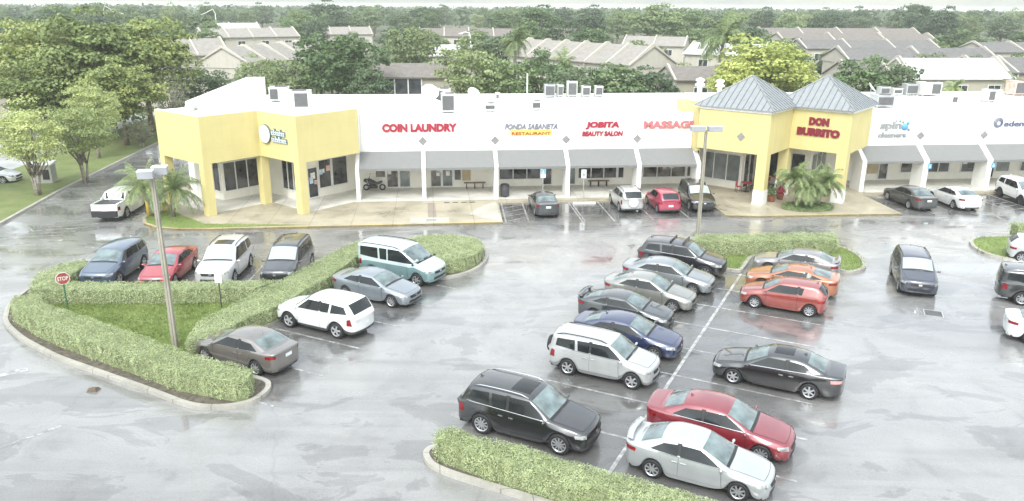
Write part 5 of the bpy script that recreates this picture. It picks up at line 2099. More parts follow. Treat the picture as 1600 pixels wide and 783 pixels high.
def frond(mb_q, base, az, el, ln, droop, lw, n=16, leaflets=True, ll=.5):
    """A palm frond: leaflets along a drooping midrib, as quads appended to mb_q."""
    p = np.array(base, float)
    d = np.array([math.cos(az) * math.cos(el), math.sin(az) * math.cos(el), math.sin(el)])
    side = np.array([-math.sin(az), math.cos(az), 0])
    for i in range(n):
        f = i / n
        d = d + np.array([0, 0, -droop / n * (1 + f)])
        d /= np.linalg.norm(d)
        q = p + d * ln / n
        upv = np.cross(side, d)
        mb_q.append([p - side * .015, p + side * .015, q + side * .012, q - side * .012])
        L_ = ll * (math.sin(math.pi * min(1, .12 + f * .9)) ** .6)
        for s in (1, -1):
            for t in (0.25, .75):
                b0 = p + (q - p) * t
                dd = side * s * .75 + d * .55 - upv * (-.12) + np.array([0, 0, -.35]) + np.random.default_rng(int(abs(az * 1e3)) + i * 7 + s + int(t * 9)).normal(0, .12, 3)
                dd /= np.linalg.norm(dd)
                wv = d * lw
                mb_q.append([b0 - wv, b0 + wv, b0 + dd * L_ + wv * .25 + np.array([0, 0, -.08 * L_]), b0 + dd * L_ - wv * .25 + np.array([0, 0, -.08 * L_])])
        p = q


def palm(label, x, y, z, h, fl, n, seed, r=.13, lean=(0, 0), ll=.45, lw=.022, multi=None, group=None, droop=1.5, nseg=16):
    rs = random.Random(seed)
    root = thing("palm_tree", label, "palm tree", (x, y, z), 0, group)
    Q = []
    stems = multi or [(0, 0, lean[0], lean[1], h)]
    mb = MB()
    for bx, by, lx, ly, hh in stems:
        top = (bx + lx, by + ly, hh)
        mb.tube([(bx, by, -.05), (bx + lx * .35, by + ly * .35, hh * .5), top], [r * 1.25, r, r * .95], 9)
        for k in range(n):
            el = R(rs.choice((78, 62, 45, 30, 12, -8)) + rs.uniform(-8, 8))
            frond(Q, top, 2 * math.pi * k / n * 2.39 + rs.uniform(-.2, .2), el, fl * rs.uniform(.85, 1.1), droop * rs.uniform(.8, 1.2), lw, nseg, True, ll)
    link("crown", quads_mesh("crown", np.array(Q), LEAF['palm']), root)
    mb.build("trunk", M_BARKG, root, True)
    return root


px, py = BW(32.3, 4.7)
palm("clump of feathery date palms in the round bed before the entrance pavilion", px, py, .15, 2.0, 1.75, 34, 4, .10, ll=.42, lw=.017, multi=[(-.75, .05, -.35, .05, 2.15), (-.15, -.2, -.05, -.1, 1.7), (.75, .15, .45, 0, 1.85)], droop=1.5, nseg=22)
px, py = BW(-13.5, 3.2)
palm("small palm on the lawn strip nearest the pickup truck", px, py, .15, 1.75, 2.5, 28, 5, .12, (-.3, .2), .55, lw=.02, nseg=20)
px, py = BW(-11.9, 3.6)
palm("small palm on the lawn strip in front of the yellow corner column", px, py, .15, 1.9, 2.3, 28, 6, .12, (.35, -.2), .5, lw=.02, nseg=20)
palm("tall coconut palm with drooping fronds above the small grey roof", 28.6, 112, 0, 9.6, 5.0, 30, 7, .2, (.8, 0), 1.25, .085, nseg=16)
palm("palm with brownish skirt in front of the striped townhouse row", 0.1, 112, 0, 9.2, 3.0, 22, 8, .22, (.2, 0), .9, .06, nseg=12)
palm("green palm half hidden behind the mid green trees", 6.4, 100, 0, 6.8, 2.4, 18, 9, .18, (0, 0), .8, .06, nseg=12)
palm("small palm against the wall of the white roofed house", 49.5, 88.5, 0, 5.4, 1.7, 16, 10, .13, (0, 0), .6, .05, nseg=12)
palm("small palm by the right edge behind the last rooftop unit", 56.0, 88, 0, 5.6, 2.0, 16, 11, .13, (0, 0), .6, .05, nseg=12)

# ------------------------------------------------------------------ houses beyond the plaza
M_HW = stucco("house_white", (0.50, 0.47, 0.40), 0.06, 0.08)
M_HC = stucco("house_cream", (0.42, 0.39, 0.31), 0.06, 0.08)
M_RG = simple("grey_shingle", (0.145, 0.14, 0.132), 0.85, var=0.18, scale=1.5)
M_RB = simple("brown_shingle", (0.175, 0.155, 0.135), 0.85, var=0.18, scale=1.5)
M_RL = simple("pale_shingle", (0.27, 0.25, 0.22), 0.85, var=0.15, scale=1.5)
M_RW = simple("white_house_roof", (0.55, 0.55, 0.53), 0.6, var=0.08, scale=1.5)
M_HG = glass("house_glass", (0.05, 0.055, 0.06), 0.1, 0.6, 0.6, 1.0)
HOUSES = []


def house(label, x, y, rot, w, d, eave, ridge, roofm, wallm, units=1, win=4, par=True, porch=0):
    """Gabled house or townhouse row along local x; white party walls stand above the roof."""
    root = thing("town_house" if units > 1 else "house", label, "house", (x, y, 0), R(rot))
    HOUSES.append((x, y, max(w, d) / 2 + 1.5))
    mb = MB()
    q = [(-d / 2, 0), (d / 2, 0), (d / 2, eave), (0, ridge), (-d / 2, eave)]
    vs = [(-w / 2, a, b) for a, b in q] + [(w / 2, a, b) for a, b in q]
    mb.add(vs, [(0, 1, 2, 3, 4), (9, 8, 7, 6, 5), (0, 5, 6, 1), (1, 6, 7, 2), (4, 9, 5, 0)])
    mb.build("wall", wallm, root)
    k = .45
    mb = MB()
    sl = (ridge - eave) / (d / 2)
    for s in (-1, 1):
        a, b = (s * (d / 2 + k), eave - sl * k), (0, ridge)
        vs = []
        for dz in (.06, .20):
            vs += [(-w / 2 - .3, a[0], a[1] + dz), (w / 2 + .3, a[0], a[1] + dz), (w / 2 + .3, b[0], b[1] + dz), (-w / 2 - .3, b[0], b[1] + dz)]
        mb.add(vs, [(0, 1, 2, 3), (7, 6, 5, 4), (0, 4, 5, 1), (1, 5, 6, 2), (3, 7, 4, 0)])
    rf = mb.build("roof", roofm, root)
    if par:
        for i in range(units + 1):
            xx = -w / 2 + w * i / units
            mb = MB()
            q = [(-d / 2 - .3, eave - .6), (d / 2 + .3, eave - .6), (d / 2 + .3, eave + .12), (0.3, ridge + .5), (-.3, ridge + .5), (-d / 2 - .3, eave + .12)]
            n = len(q)
            vs = [(xx - .12, a, b) for a, b in q] + [(xx + .12, a, b) for a, b in q]
            mb.add(vs, [tuple(range(n)), tuple(range(n, 2 * n))[::-1]] + [(j, n + j, n + (j + 1) % n, (j + 1) % n) for j in range(n)])
            mb.build("party_wall", M_HW, rf)
    for i in range(win):
        xx = -w / 2 + w * (i + .5) / win
        for zz in ((eave - 1.5, ), (eave - 1.5, eave - 4.1))[eave > 5]:
            mb = MB()
            ww = min(1.6, w / win * .36)
            mb.box(xx - ww / 2 - .08, xx + ww / 2 + .08, -d / 2 - .05, -d / 2 - .004, zz - .7, zz + .68)
            wf = mb.build("window", M_FRM, root)
            mb = MB()
            mb.box(xx - ww / 2, xx - .03, -d / 2 - .058, -d / 2 - .052, zz - .62, zz + .6)
            mb.box(xx + .03, xx + ww / 2, -d / 2 - .058, -d / 2 - .052, zz - .62, zz + .6)
            mb.build("pane", M_HG, wf)
    if porch:
        # screened porch with tall panes on the left half
        mb = MB()
        x0, x1 = -w / 2 + .3, -w / 2 + .3 + porch
        mb.box(x0, x1, -d / 2 - .10, -d / 2 - .06, 2.6, 5.0)
        pn = mb.build("porch_screen", M_HG, root)
        mb = MB()
        for i in range(5):
            xx = x0 + (x1 - x0) * i / 4
            mb.box(xx - .07, xx + .07, -d / 2 - .16, -d / 2 - .105, 2.5, 5.1)
        mb.box(x0 - .07, x1 + .07, -d / 2 - .158, -d / 2 - .103, 5.0, 5.12)
        mb.build("screen_frame", M_FRM, pn)
    return root


house("grey roofed house with a tall screened porch right behind the laundry roof", -13.2, 103.5, 4, 11.5, 7, 5.2, 6.5, M_RB, M_HC, 1, 0, False, 6.8)
house("long townhouse row with pale striped stepped roof left of centre", -40.5, 134, 76, 28, 8.5, 5.2, 7.4, M_RL, M_HW, 5, 5)
house("pale townhouse with windows above the yellow corner", -53.5, 132, 38, 10, 8, 6.0, 8.2, M_RL, M_HW, 2, 3)
house("small far townhouse row behind the pale striped row", -63, 190, 35, 22, 9, 6.6, 8.3, M_RL, M_HW, 4, 4)
house("small white gable house beside the big left hand trees", -50.5, 112, 10, 5, 7, 3.6, 5.4, M_RG, M_HW, 1, 1, False)
house("long townhouse row with striped tan roof behind the centre trees", 11.5, 126, -52, 28, 9, 6.0, 8.3, M_RL, M_HW, 6, 6)
house("small cream house with plain grey roof left of the pyramid roofs", 22.6, 100, 4, 6.5, 8, 5.4, 6.6, M_RB, M_HC, 1, 1, True)
house("white roofed house with cream walls behind the right hand shops", 56.0, 103, 4, 13, 8, 5.6, 7.6, M_RW, M_HC, 1, 3, True)
house("low brown roofed house joined left of the white roofed one", 46.2, 106, 4, 5.5, 8, 5.2, 6.9, M_RB, M_HC, 1, 1, True)
house("grey roofed house at the right edge behind the shops", 68.5, 113, 6, 10, 9, 5.6, 7.2, M_RG, M_HC, 2, 2)
house("front row of grey roofed townhouses on the right", 63.5, 128, 3, 24, 9, 6.2, 7.7, M_RG, M_HW, 2, 5)
house("second row of grey roofed townhouses on the right", 68.0, 156, 3, 26, 9, 6.5, 7.8, M_RG, M_HW, 3, 5)
house("third row of brownish roofed townhouses on the right", 75.0, 178, 3, 34, 9, 7.0, 8.3, M_RB, M_HW, 3, 5)
house("farthest row of brown roofs below the right hand skyline trees", 82.0, 205, 3, 40, 9, 7.4, 8.8, M_RB, M_HW, 4, 6)
house("grey roofs at the right edge beyond the townhouse rows", 96, 150, 8, 22, 9, 6.4, 7.8, M_RG, M_HW, 3, 3)
house("white roofs half hidden behind the coconut palm", 38.5, 141, -35, 14, 8, 6.0, 7.6, M_RW, M_HW, 2, 2)
house("grey roofed row beyond the round dark tree in the centre", -12, 215, 5, 26, 9, 6.2, 7.9, M_RB, M_HW, 4, 4)
house("pale house in the trees right of the round dark tree", -11.5, 152, 10, 9, 7, 5.0, 6.6, M_RW, M_HW, 1, 2)
house("dark roofed house at the left edge beyond the side street", -66, 98, 12, 12, 8, 3.4, 5.2, M_RG, M_HC, 1, 4, False)
house("far pale roof between the skyline trees left of centre", -52, 240, 20, 18, 9, 5.6, 7.4, M_RL, M_HW, 3, 3)
house("far white house at the left skyline", -83, 235, 30, 16, 9, 6.5, 8.4, M_RW, M_HW, 2, 3)
house("small far pale roof beside the round tree right of centre", 33, 185, -20, 14, 8, 5.5, 7.2, M_RL, M_HW, 2, 2)

# the many trees among the houses
rs = random.Random(5)
placed = [(t[0], t[1], t[3]) for t in NEAR]
LBL = {'dark': "dark green leafy tree among the houses far behind the plaza", 'mid': "mid green leafy tree among the houses far behind the plaza", 'pale': "pale green leafy tree among the houses far behind the plaza"}
GRPS = {'dark': "dark green trees among the far houses", 'mid': "mid green trees among the far houses", 'pale': "pale green trees among the far houses"}
cnt = 0
tries = 0
while cnt < 222 and tries < 9000:
    tries += 1
    y = 84 + (470 - 84) * rs.random() ** 1.15
    x = rs.uniform(-.72, .72) * y
    h = rs.uniform(6.0, 9.0) if y < 130 else rs.uniform(7.5, 11.5) if y < 220 else rs.uniform(10, 14)
    r_ = h * rs.uniform(.36, .52)
    if y < 100 and (-30 > x or x > 80):
        pass
    if x < -30 and y < 110 and x > -44:
        continue
    if any((x - a) ** 2 + (y - b) ** 2 < (c * .85 + r_ * .75) ** 2 for a, b, c in HOUSES):
        continue
    # keep the view of each house front open
    soft = rs.random() < .55
    if any((soft or b < 110) and b > y and b - y < 45 and abs(x * b / y - a) < c * (.75 if b < 110 else .6) + (r_ * .7 if b < 110 else 0) and h > 13.9 - (13.9 - 4.0) * y / b for a, b, c in HOUSES):
        continue
    if any((x - a) ** 2 + (y - b) ** 2 < (c * .6 + r_ * .55) ** 2 for a, b, c in placed):
        continue
    kd = rs.choice(('dark', 'mid', 'mid', 'dark', 'pale'))
    tree("far_tree", LBL[kd], x, y, h, r_, kd, rs.randrange(3), GRPS[kd])
    placed.append((x, y, r_))
    cnt += 1

for yy, xa, xb, n_ in ((117.5, 53, 76, 6), (142, 44, 84, 9), (167, 48, 90, 9), (191.5, 52, 100, 9), (116, -36, -22, 3), (118, -60, -50, 2), (119, 20, 34, 3), (140, -10, 8, 3)):
    for i in range(n_):
        h = rs.uniform(5.6, 8.0)
        kd = rs.choice(('dark', 'mid', 'pale'))
        tree("far_tree", LBL[kd], xa + (xb - xa) * (i + rs.uniform(.1, .9)) / n_, yy + rs.uniform(-1.2, 1.2), h, rs.uniform(2.2, 3.4), kd, rs.randrange(3), GRPS[kd])

# shrubs hiding the backs of the gardens, and the far wood that closes the horizon
Q, Nn = [], []
for k in range(520):
    y = rng.uniform(86, 260)
    x = rng.uniform(-.7, .7) * y
    if any((x - a) ** 2 + (y - b) ** 2 < (c * .8) ** 2 for a, b, c in HOUSES) or (-43 < x < -29 and y < 108):
        continue
    u = rng.normal(0, 1, (60, 3))
    u /= np.linalg.norm(u, axis=1, keepdims=True)
    u[:, 2] = np.abs(u[:, 2])
    s = rng.uniform(1.0, 2.3)
    Q.append(np.array([x, y, .2]) + u * s * np.array([1.3, 1.3, 1.0]) * rng.uniform(.7, 1.05, (60, 1)))
    Nn.append(u)
tag(link("undergrowth", quads_mesh("undergrowth", leaf_quads(np.concatenate(Q), np.concatenate(Nn), .55, .5), LEAF['mid'])), kind="stuff")
Q, Nn = [], []
for k in range(1500):
    y = 440 + 900 * rng.uniform(0, 1) ** 1.3
    x = rng.uniform(-.75, .75) * y
    h = rng.uniform(9, 13.6)
    u = rng.normal(0, 1, (46, 3))
    u /= np.linalg.norm(u, axis=1, keepdims=True)
    u[:, 2] = np.abs(u[:, 2])
    s = rng.uniform(5, 9)
    Q.append(np.array([x, y, h * .35]) + u * np.array([s, s, h * .65]) * rng.uniform(.75, 1.02, (46, 1)))
    Nn.append(u)
tag(link("far_woods", quads_mesh("far_woods", leaf_quads(np.concatenate(Q), np.concatenate(Nn), 3.2, .5), LEAF['dark'])), kind="stuff")
# ------------------------------------------------------------------ rooftop equipment
def rt(name, label, cat, s, t, z=5.9, group=None, rot=0):
    p = BW(s, t)
    return thing(name, label, cat, (p[0], p[1], z), TH + rot, group)


def ac_unit(label, s, t, w, d, h, side='f', z=5.9, gm=None, rot=0, group="rooftop air conditioners"):
    r = rt("air_conditioner", label, "air conditioner", s, t, z, group, rot)
    mb = MB()
    mb.box(-w / 2, w / 2, -d / 2, d / 2, .14, h)
    mb.box(-w / 2 - .02, w / 2 + .02, -d / 2 - .02, d / 2 + .02, h, h + .04)
    mb.build("casing", gm or M_ACM, r)
    mb = MB()
    for x in (-w / 2 + .08, w / 2 - .08):
        for y in (-d / 2 + .08, d / 2 - .08):
            mb.box(x - .05, x + .05, y - .05, y + .05, 0, .139)
    mb.build("feet", M_GREY, r)
    mb = MB()
    a, b = (-w * .42, w * .42) if side == 'f' else ((-.02, w * .44) if side == 'r' else (-w * .44, 0.0))
    n = 7
    mb.box(a, b, -d / 2 - .012, -d / 2 - .002, .24, h - .10)
    for i in range(n):
        z_ = .26 + (h - .40) * i / n
        mb.box(a, b, -d / 2 - .03, -d / 2 - .013, z_, z_ + .025)
    mb.build("grille", M_ACG, r)
    mb = MB()
    mb.lathe([(0.0, h + .05), (min(w, d) * .36, h + .05), (min(w, d) * .38, h + .09), (min(w, d) * .40, h + .05)], 16, 'z', (w * .12, 0, 0))
    mb.build("fan_cowl", M_ACG, r)
    return r


def dish(label, s, t, r_, z=5.9, az=40):
    r = rt("satellite_dish", label, "satellite dish", s, t, z, "rooftop dishes", R(az))
    mb = MB()
    mb.tube([(0, 0, 0), (0, 0, r_ * 1.2)], .04, 6)
    mb.box(-.25, .25, -.25, .25, 0, .05)
    mb.build("mast", M_GREY, r)
    mb = MB()
    prof = [(r_ * f, .28 * r_ * f * f) for f in (0, .25, .5, .75, 1.0)]
    mb.lathe(prof + [(p[0] * .99, p[1] + .015) for p in prof[::-1]], 22, 'z')
    o = mb.build("reflector", M_FRM, r, True)
    o.location = (0, 0, r_ * 1.25)
    o.rotation_euler = (R(50), 0, 0)
    return r


ac_unit("large pale rooftop unit with a dark grille on the yellow corner roof", -5.15, -8.0, 2.3, 1.5, 1.4, 'r')
ac_unit("white boxy rooftop unit behind the large pale one", -7.4, -13.2, 1.5, 1.4, 1.2, 'l')
ac_unit("tall rooftop unit with grey front behind the laundry sign", 6.9, -4.9, 1.05, 1.0, 1.45)
ac_unit("rooftop unit peeking out behind the tall grey fronted one", 6.6, -11.5, 1.3, 1.0, 1.15, 'l')
ac_unit("small low rooftop unit between the white dishes", 10.2, -5.4, .85, .7, .62)
ac_unit("white cube rooftop unit with a round fan front", 13.95, -5.9, .72, .7, .75)
for s, t, w, h, gm, lb in ((16.4, -15.0, .95, 1.15, M_GREY, "grey slatted rooftop unit at the left end of the back row"), (17.4, -15.2, .5, 1.1, None, "narrow cream rooftop unit beside the grey slatted one"), (18.5, -15.2, .9, 1.4, None, "tallest cream rooftop unit of the back row"),
                       (19.8, -15.2, .75, .98, None, "pale rooftop unit right of the tallest one in the back row"), (21.0, -15.2, .7, .98, None, "last pale rooftop unit at the right end of the back row")):
    ac_unit(lb, s, t, w, .8, h, 'f', 5.9, gm)
ac_unit("grey ribbed rooftop unit just right of the pyramid roofs", 43.5, -6.4, 1.55, 1.2, 1.0, 'f', 5.9, M_GREY)
ac_unit("grey rooftop box beside the white dish on the right", 48.8, -15.2, .95, .8, .8, 'f', 5.9, M_GREY)
ac_unit("low cream rooftop box between two grey ones", 50.1, -15.2, .9, .8, .65)
ac_unit("wide grey rooftop box left of the louvred unit", 51.5, -15.2, 1.2, .9, 1.05, 'f', 5.9, M_GREY)
ac_unit("large white rooftop unit with blue grey louvres", 53.1, -14.8, 1.9, 1.3, 1.25, 'r')
ac_unit("cream rooftop unit with vents on the right hand roof", 55.6, -9.4, 1.25, 1.0, 1.1, 'l')
ac_unit("large rooftop unit with rusty front at the right edge", 62.6, -14.8, 2.2, 1.3, 1.35, 'f', 5.9, simple("rusty_casing", (0.58, 0.42, 0.34), 0.6, var=.35, scale=2))
dish("white dish beside the tall rooftop unit", 5.5, -10.5, .75, az=20)
dish("pale dish low on the front of the laundry roof", 5.9, -3.0, .55, az=-30)
dish("white dish behind the small low rooftop unit", 9.2, -11.0, .6, az=35)
dish("pale dish in front of the small low rooftop unit", 9.1, -3.4, .55, az=20)
dish("tilted white dish at the right of the pyramid roofs", 47.6, -15.3, .55, az=60)
for lb, s, t, h, w in (("white mushroom vent with stacked caps beside the pyramid roofs", 30.0, -13.4, 1.9, .45), ("white vent with dark throat on the right hand roof", 52.3, -9.5, .8, .38), ("small white vent at the back edge of the restaurant roof", 11.6, -14.6, .55, .25), ("second white mushroom vent left of the pyramid roofs", 31.8, -13.2, 1.8, .42)):
    r = rt("roof_vent", lb, "roof vent", s, t, 5.9, "roof vents")
    mb = MB()
    mb.lathe([(w * .5, 0), (w * .5, h * .55), (w * .45, h * .6)], 14, 'z')
    mb.build("pipe", M_ACG if h < 1 else M_FRM, r, True)
    mb = MB()
    mb.lathe([(0, h * .58), (w, h * .6), (w, h * .68), (w * .6, h * .78), (w * .6, h * .8), (w * .95, h * .84), (w * .9, h * .92), (0, h)], 14, 'z')
    mb.build("cap", M_FRM, r, True)
mb = MB()
p = BW(14.3, -14.6)
mb.tube([(0, 0, 0), (0, 0, 2.2)], .06, 8)
mb.box(-.14, .14, -.14, .14, 0, .06)
tag(mb.build("vent_pipe", M_FRM, None, False, (p[0], p[1], 5.9)), "thin white vent pipe at the back edge of the roof", "vent pipe")
r = rt("duct_pipe", "long pale duct lying across the restaurant roof", "duct", 12.3, -5.6)
mb = MB()
mb.tube([(-1.5, 0, .35), (1.15, 0, .42)], .09, 10)
mb.build("tube", M_FRM, r, True)
mb = MB()
for x in (-1.3, -.2, .9):
    mb.box(x - .04, x + .04, -.08, .08, 0, .30)
mb.build("supports", M_GREY, r)

# ------------------------------------------------------------------ lamp posts, signs, furniture


def lamp(label, x, y, h, base, heads, rot):
    r = thing("lamp_post", label, "lamp post", (x, y, 0), rot)
    mb = MB()
    b = [(-.105, -.105), (.105, -.105), (.105, .105), (-.105, .105)]
    t = .66
    vs = [(p[0], p[1], 0) for p in b] + [(p[0] * t, p[1] * t, h) for p in b]
    mb.add(vs, [(0, 3, 2, 1), (4, 5, 6, 7), (0, 1, 5, 4), (1, 2, 6, 5), (2, 3, 7, 6), (3, 0, 4, 7)])
    mb.build("pole", M_CONC, r)
    for (hx, hy, hz, ang, w, d) in heads:
        mb = MB()
        mb.obox((hx, hy, hz), Vector((math.cos(ang), math.sin(ang), 0)) * w, Vector((-math.sin(ang), math.cos(ang), 0)) * d, (0, 0, .14))
        mb.obox((hx, hy, hz + .155), Vector((math.cos(ang), math.sin(ang), 0)) * (w + .01), Vector((-math.sin(ang), math.cos(ang), 0)) * (d + .01), (0, 0, .013), 1)
        mb.obox((hx, hy, hz - .15), Vector((math.cos(ang), math.sin(ang), 0)) * (w * .8), Vector((-math.sin(ang), math.cos(ang), 0)) * (d * .8), (0, 0, .008), 2)
        hd = mb.build("lamp_head", [simple("lamp_head_grey", (0.33, 0.34, 0.36), 0.5), M_FRM, M_ACG], r)
        mb = MB()
        mb.tube([(hx * .1, hy * .1, hz - .05), (hx, hy, hz - .02)], .045, 6)
        mb.build("arm", M_GREY, r)
    return r


lamp("concrete lamp post with two box heads on the triangular island lawn", -14.08, 29.71, 7.5, .2, [(-.08, -.36, 7.60, .25, .28, .22), (.16, .36, 7.62, .25, .28, .22)], 0)
lamp("concrete lamp post with two wing heads behind the middle hedge", 11.2, 44.85, 7.1, .2, [(-.50, 0, 7.18, 0, .40, .22), (.50, 0, 7.18, 0, .40, .22)], 0.06)

# stop sign
r = thing("stop_sign", "red octagonal STOP sign on a green post in the island lawn", "sign", (-20.03, 32.5, .1), R(36))
mb = MB()
mb.tube([(0, 0, 0), (0, 0, 2.3)], .035, 8)
mb.build("post", simple("green_post", (0.05, 0.13, 0.07), 0.5), r)
oc = [(.30 * math.cos(R(22.5 + 45 * k)), .30 * math.sin(R(22.5 + 45 * k))) for k in range(8)]
mb = MB()
vs = [(a, -.045, 2.1 + b) for a, b in oc] + [(a, -.065, 2.1 + b) for a, b in oc]
mb.add(vs, [tuple(range(8)), tuple(range(8, 16))[::-1]] + [(k, (k + 1) % 8, 8 + (k + 1) % 8, 8 + k) for k in range(8)])
mb.build("sign_edge", M_FRM, r)
mb = MB()
vs = [(a * .92, -.066, 2.1 + b * .92) for a, b in oc] + [(a * .92, -.070, 2.1 + b * .92) for a, b in oc]
mb.add(vs, [tuple(range(8)), tuple(range(8, 16))[::-1]] + [(k, (k + 1) % 8, 8 + (k + 1) % 8, 8 + k) for k in range(8)])
mb.build("sign_face", simple("stop_red", (0.30, 0.06, 0.045), 0.45), r)
mb = MB()
text_mb(mb, "STOP", -.215, 2.005, .43, .19, .006, .012)
o = mb.build("lettering", M_FRM, r)
o.location.y = -.071
r = thing("parking_sign", "small blank white sign on a dark post in the island lawn", "sign", (-13.8, 34.3, .1), R(4))
mb = MB()
mb.tube([(0, 0, 0), (0, 0, 1.75)], .03, 8)
mb.build("post", simple("dark_post", (0.06, 0.06, 0.05), 0.6), r)
mb = MB()
mb.box(-.16, .16, -.05, -.035, 1.28, 1.78)
mb.build("sign_face", M_FRM, r)
for s, t, lb in ((13.75, .15, "blue topped handicap sign in front of the restaurant windows"), (16.75, .5, "white handicap sign with green symbol before the beauty salon")):
    p = BW(s, t)
    r = thing("handicap_sign", lb, "sign", (p[0], p[1], .15), TH, "handicap parking signs")
    mb = MB()
    mb.tube([(0, 0, 0), (0, 0, 2.15)], .03, 8)
    mb.build("post", M_GREY, r)
    mb = MB()
    mb.box(-.19, .19, -.05, -.035, 1.55, 2.2)
    f_ = mb.build("sign_face", M_FRM, r)
    mb = MB()
    sm = M_LBLUE if s < 14 else simple("green_symbol", (0.05, 0.25, 0.2), .5)
    if s < 14:
        mb.box(-.17, .17, -.056, -.051, 1.85, 2.18)
    else:
        mb.lathe([(.05, -.056), (.09, -.056), (.09, -.051), (.05, -.051)], 12, 'y', (0, 0, 1.8))
        mb.box(-.03, .02, -.056, -.051, 1.8, 2.0)
    mb.build("symbol", sm, f_)
    if s < 14:
        mb = MB()
        mb.lathe([(.045, -.060), (.075, -.060), (.075, -.057), (.045, -.057)], 12, 'y', (0, 0, 1.95))
        mb.box(-.03, .015, -.060, -.057, 1.96, 2.12)
        mb.build("wheelchair_mark", M_FRM, f_)
for s, lb in ((44.35, "small blue sign on the pier beside the charcoal sedan"), (49.7, "small blue sign on the pier above the white sedan")):
    p = BW(s, .06)
    mb = MB()
    mb.box(-.16, .16, -.012, 0, -.2, .2)
    o = mb.build("pier_sign", M_LBLUE, None, False, (p[0], p[1], 2.1), TH)
    tag(o, lb, "sign")
    m2 = MB()
    m2.lathe([(.05, -.018), (.085, -.018), (.085, -.013), (.05, -.013)], 12, 'y', (0, 0, -.04))
    m2.box(-.02, .02, -.018, -.013, .0, .14)
    m2.build("symbol", M_FRM, o)

# benches
def bench(label, s, t):
    p = BW(s, t)
    r = thing("bench", label, "bench", (p[0], p[1], .154), TH, "benches under the awnings")
    mb = MB()
    for k in range(3):
        mb.box(-.85, .85, -.2 + k * .14, -.08 + k * .14, .44, .48)
    mb.build("seat", M_WOOD, r)
    for x in (-.65, 0, .65):
        mb = MB()
        mb.box(x - .03, x + .03, -.17, -.11, 0, .439)
        mb.box(x - .03, x + .03, .11, .17, 0, .439)
        mb.box(x - .03, x + .03, -.11, .11, .38, .439)
        mb.build("leg", M_DARK, r)
    return r


bench("brown wooden bench against the laundry wall", 8.85, -3.45)
bench("dark bench below the beauty salon windows", 18.75, -3.4)
p = BW(10.95, -.55)
r = thing("trash_can", "round dark trash can beside the pier at the hatched bay", "trash can", (p[0], p[1], .154), TH)
mb = MB()
mb.lathe([(0, 0), (.29, 0), (.33, .1), (.34, .82), (.31, .86)], 20, 'z')
mb.build("bin", simple("bin_dark", (0.05, 0.05, 0.06), .6), r, True)
mb = MB()
mb.lathe([(.35, .80), (.36, .88), (.26, .97), (.16, .98), (.15, .92)], 20, 'z')
mb.build("lid", M_DARK, r, True)

# motor scooter on the walk
p = BW(1.05, -3.35)
r = thing("motor_scooter", "black motor scooter parked on the walk outside the laundry", "scooter", (p[0], p[1], .154), TH)
for x in (-.62, .62):
    mb = MB()
    pts = [(x + .2 * math.cos(R(a)), 0, .25 + .2 * math.sin(R(a))) for a in range(0, 361, 20)]
    mb.tube(pts, .055, 8, 0, False)
    w = mb.build("wheel", M_RUB, r, True)
    mb = MB()
    mb.lathe([(0, -.04), (.15, -.03), (.15, .03), (0, .04)], 14, 'y', (x, 0, .25))
    mb.build("rim", M_GREY, w, True)
mb = MB()
mb.tube([(.62, 0, .72), (.45, 0, .62), (.15, 0, .55), (-.1, 0, .55), (-.45, 0, .72), (-.8, 0, .78)], [.06, .1, .11, .14, .17, .08], 10)
mb.tube([(-.45, 0, .3), (-.1, 0, .3), (.25, 0, .28)], [.12, .14, .12], 8)
mb.tube([(-.1, 0, .32), (-.3, 0, .6)], [.13, .13], 8)
mb.build("body", simple("scooter_black", (0.03, 0.03, 0.033), .35, coat=.5), r, True)
mb = MB()
mb.tube([(.1, 0, .64), (.0, 0, .66), (-.35, 0, .82), (-.75, 0, .86)], [.06, .11, .12, .07], 8)
mb.build("seat", M_DARK, r, True)
mb = MB()
mb.tube([(-.62, 0, .25), (-.5, 0, .62), (-.36, 0, 1.0)], [.035, .04, .035], 8)
mb.tube([(-.36, -.3, 1.02), (-.36, .3, 1.02)], [.02, .02], 6)
mb.tube([(-.36, .22, 1.02), (-.30, .30, 1.22)], [.01, .01], 5)
mb.obox((-.28, .32, 1.25), (.01, 0, 0), (0, .06, 0), (0, 0, .04))
mb.build("handlebar", M_DARK, r, True)
mb = MB()
mb.obox((-.48, 0, .66), (.02, 0, .01), (0, .17, 0), (-.06, 0, .22))
mb.build("leg_shield", M_GREY, r)
r.scale = (1, 1, 1)

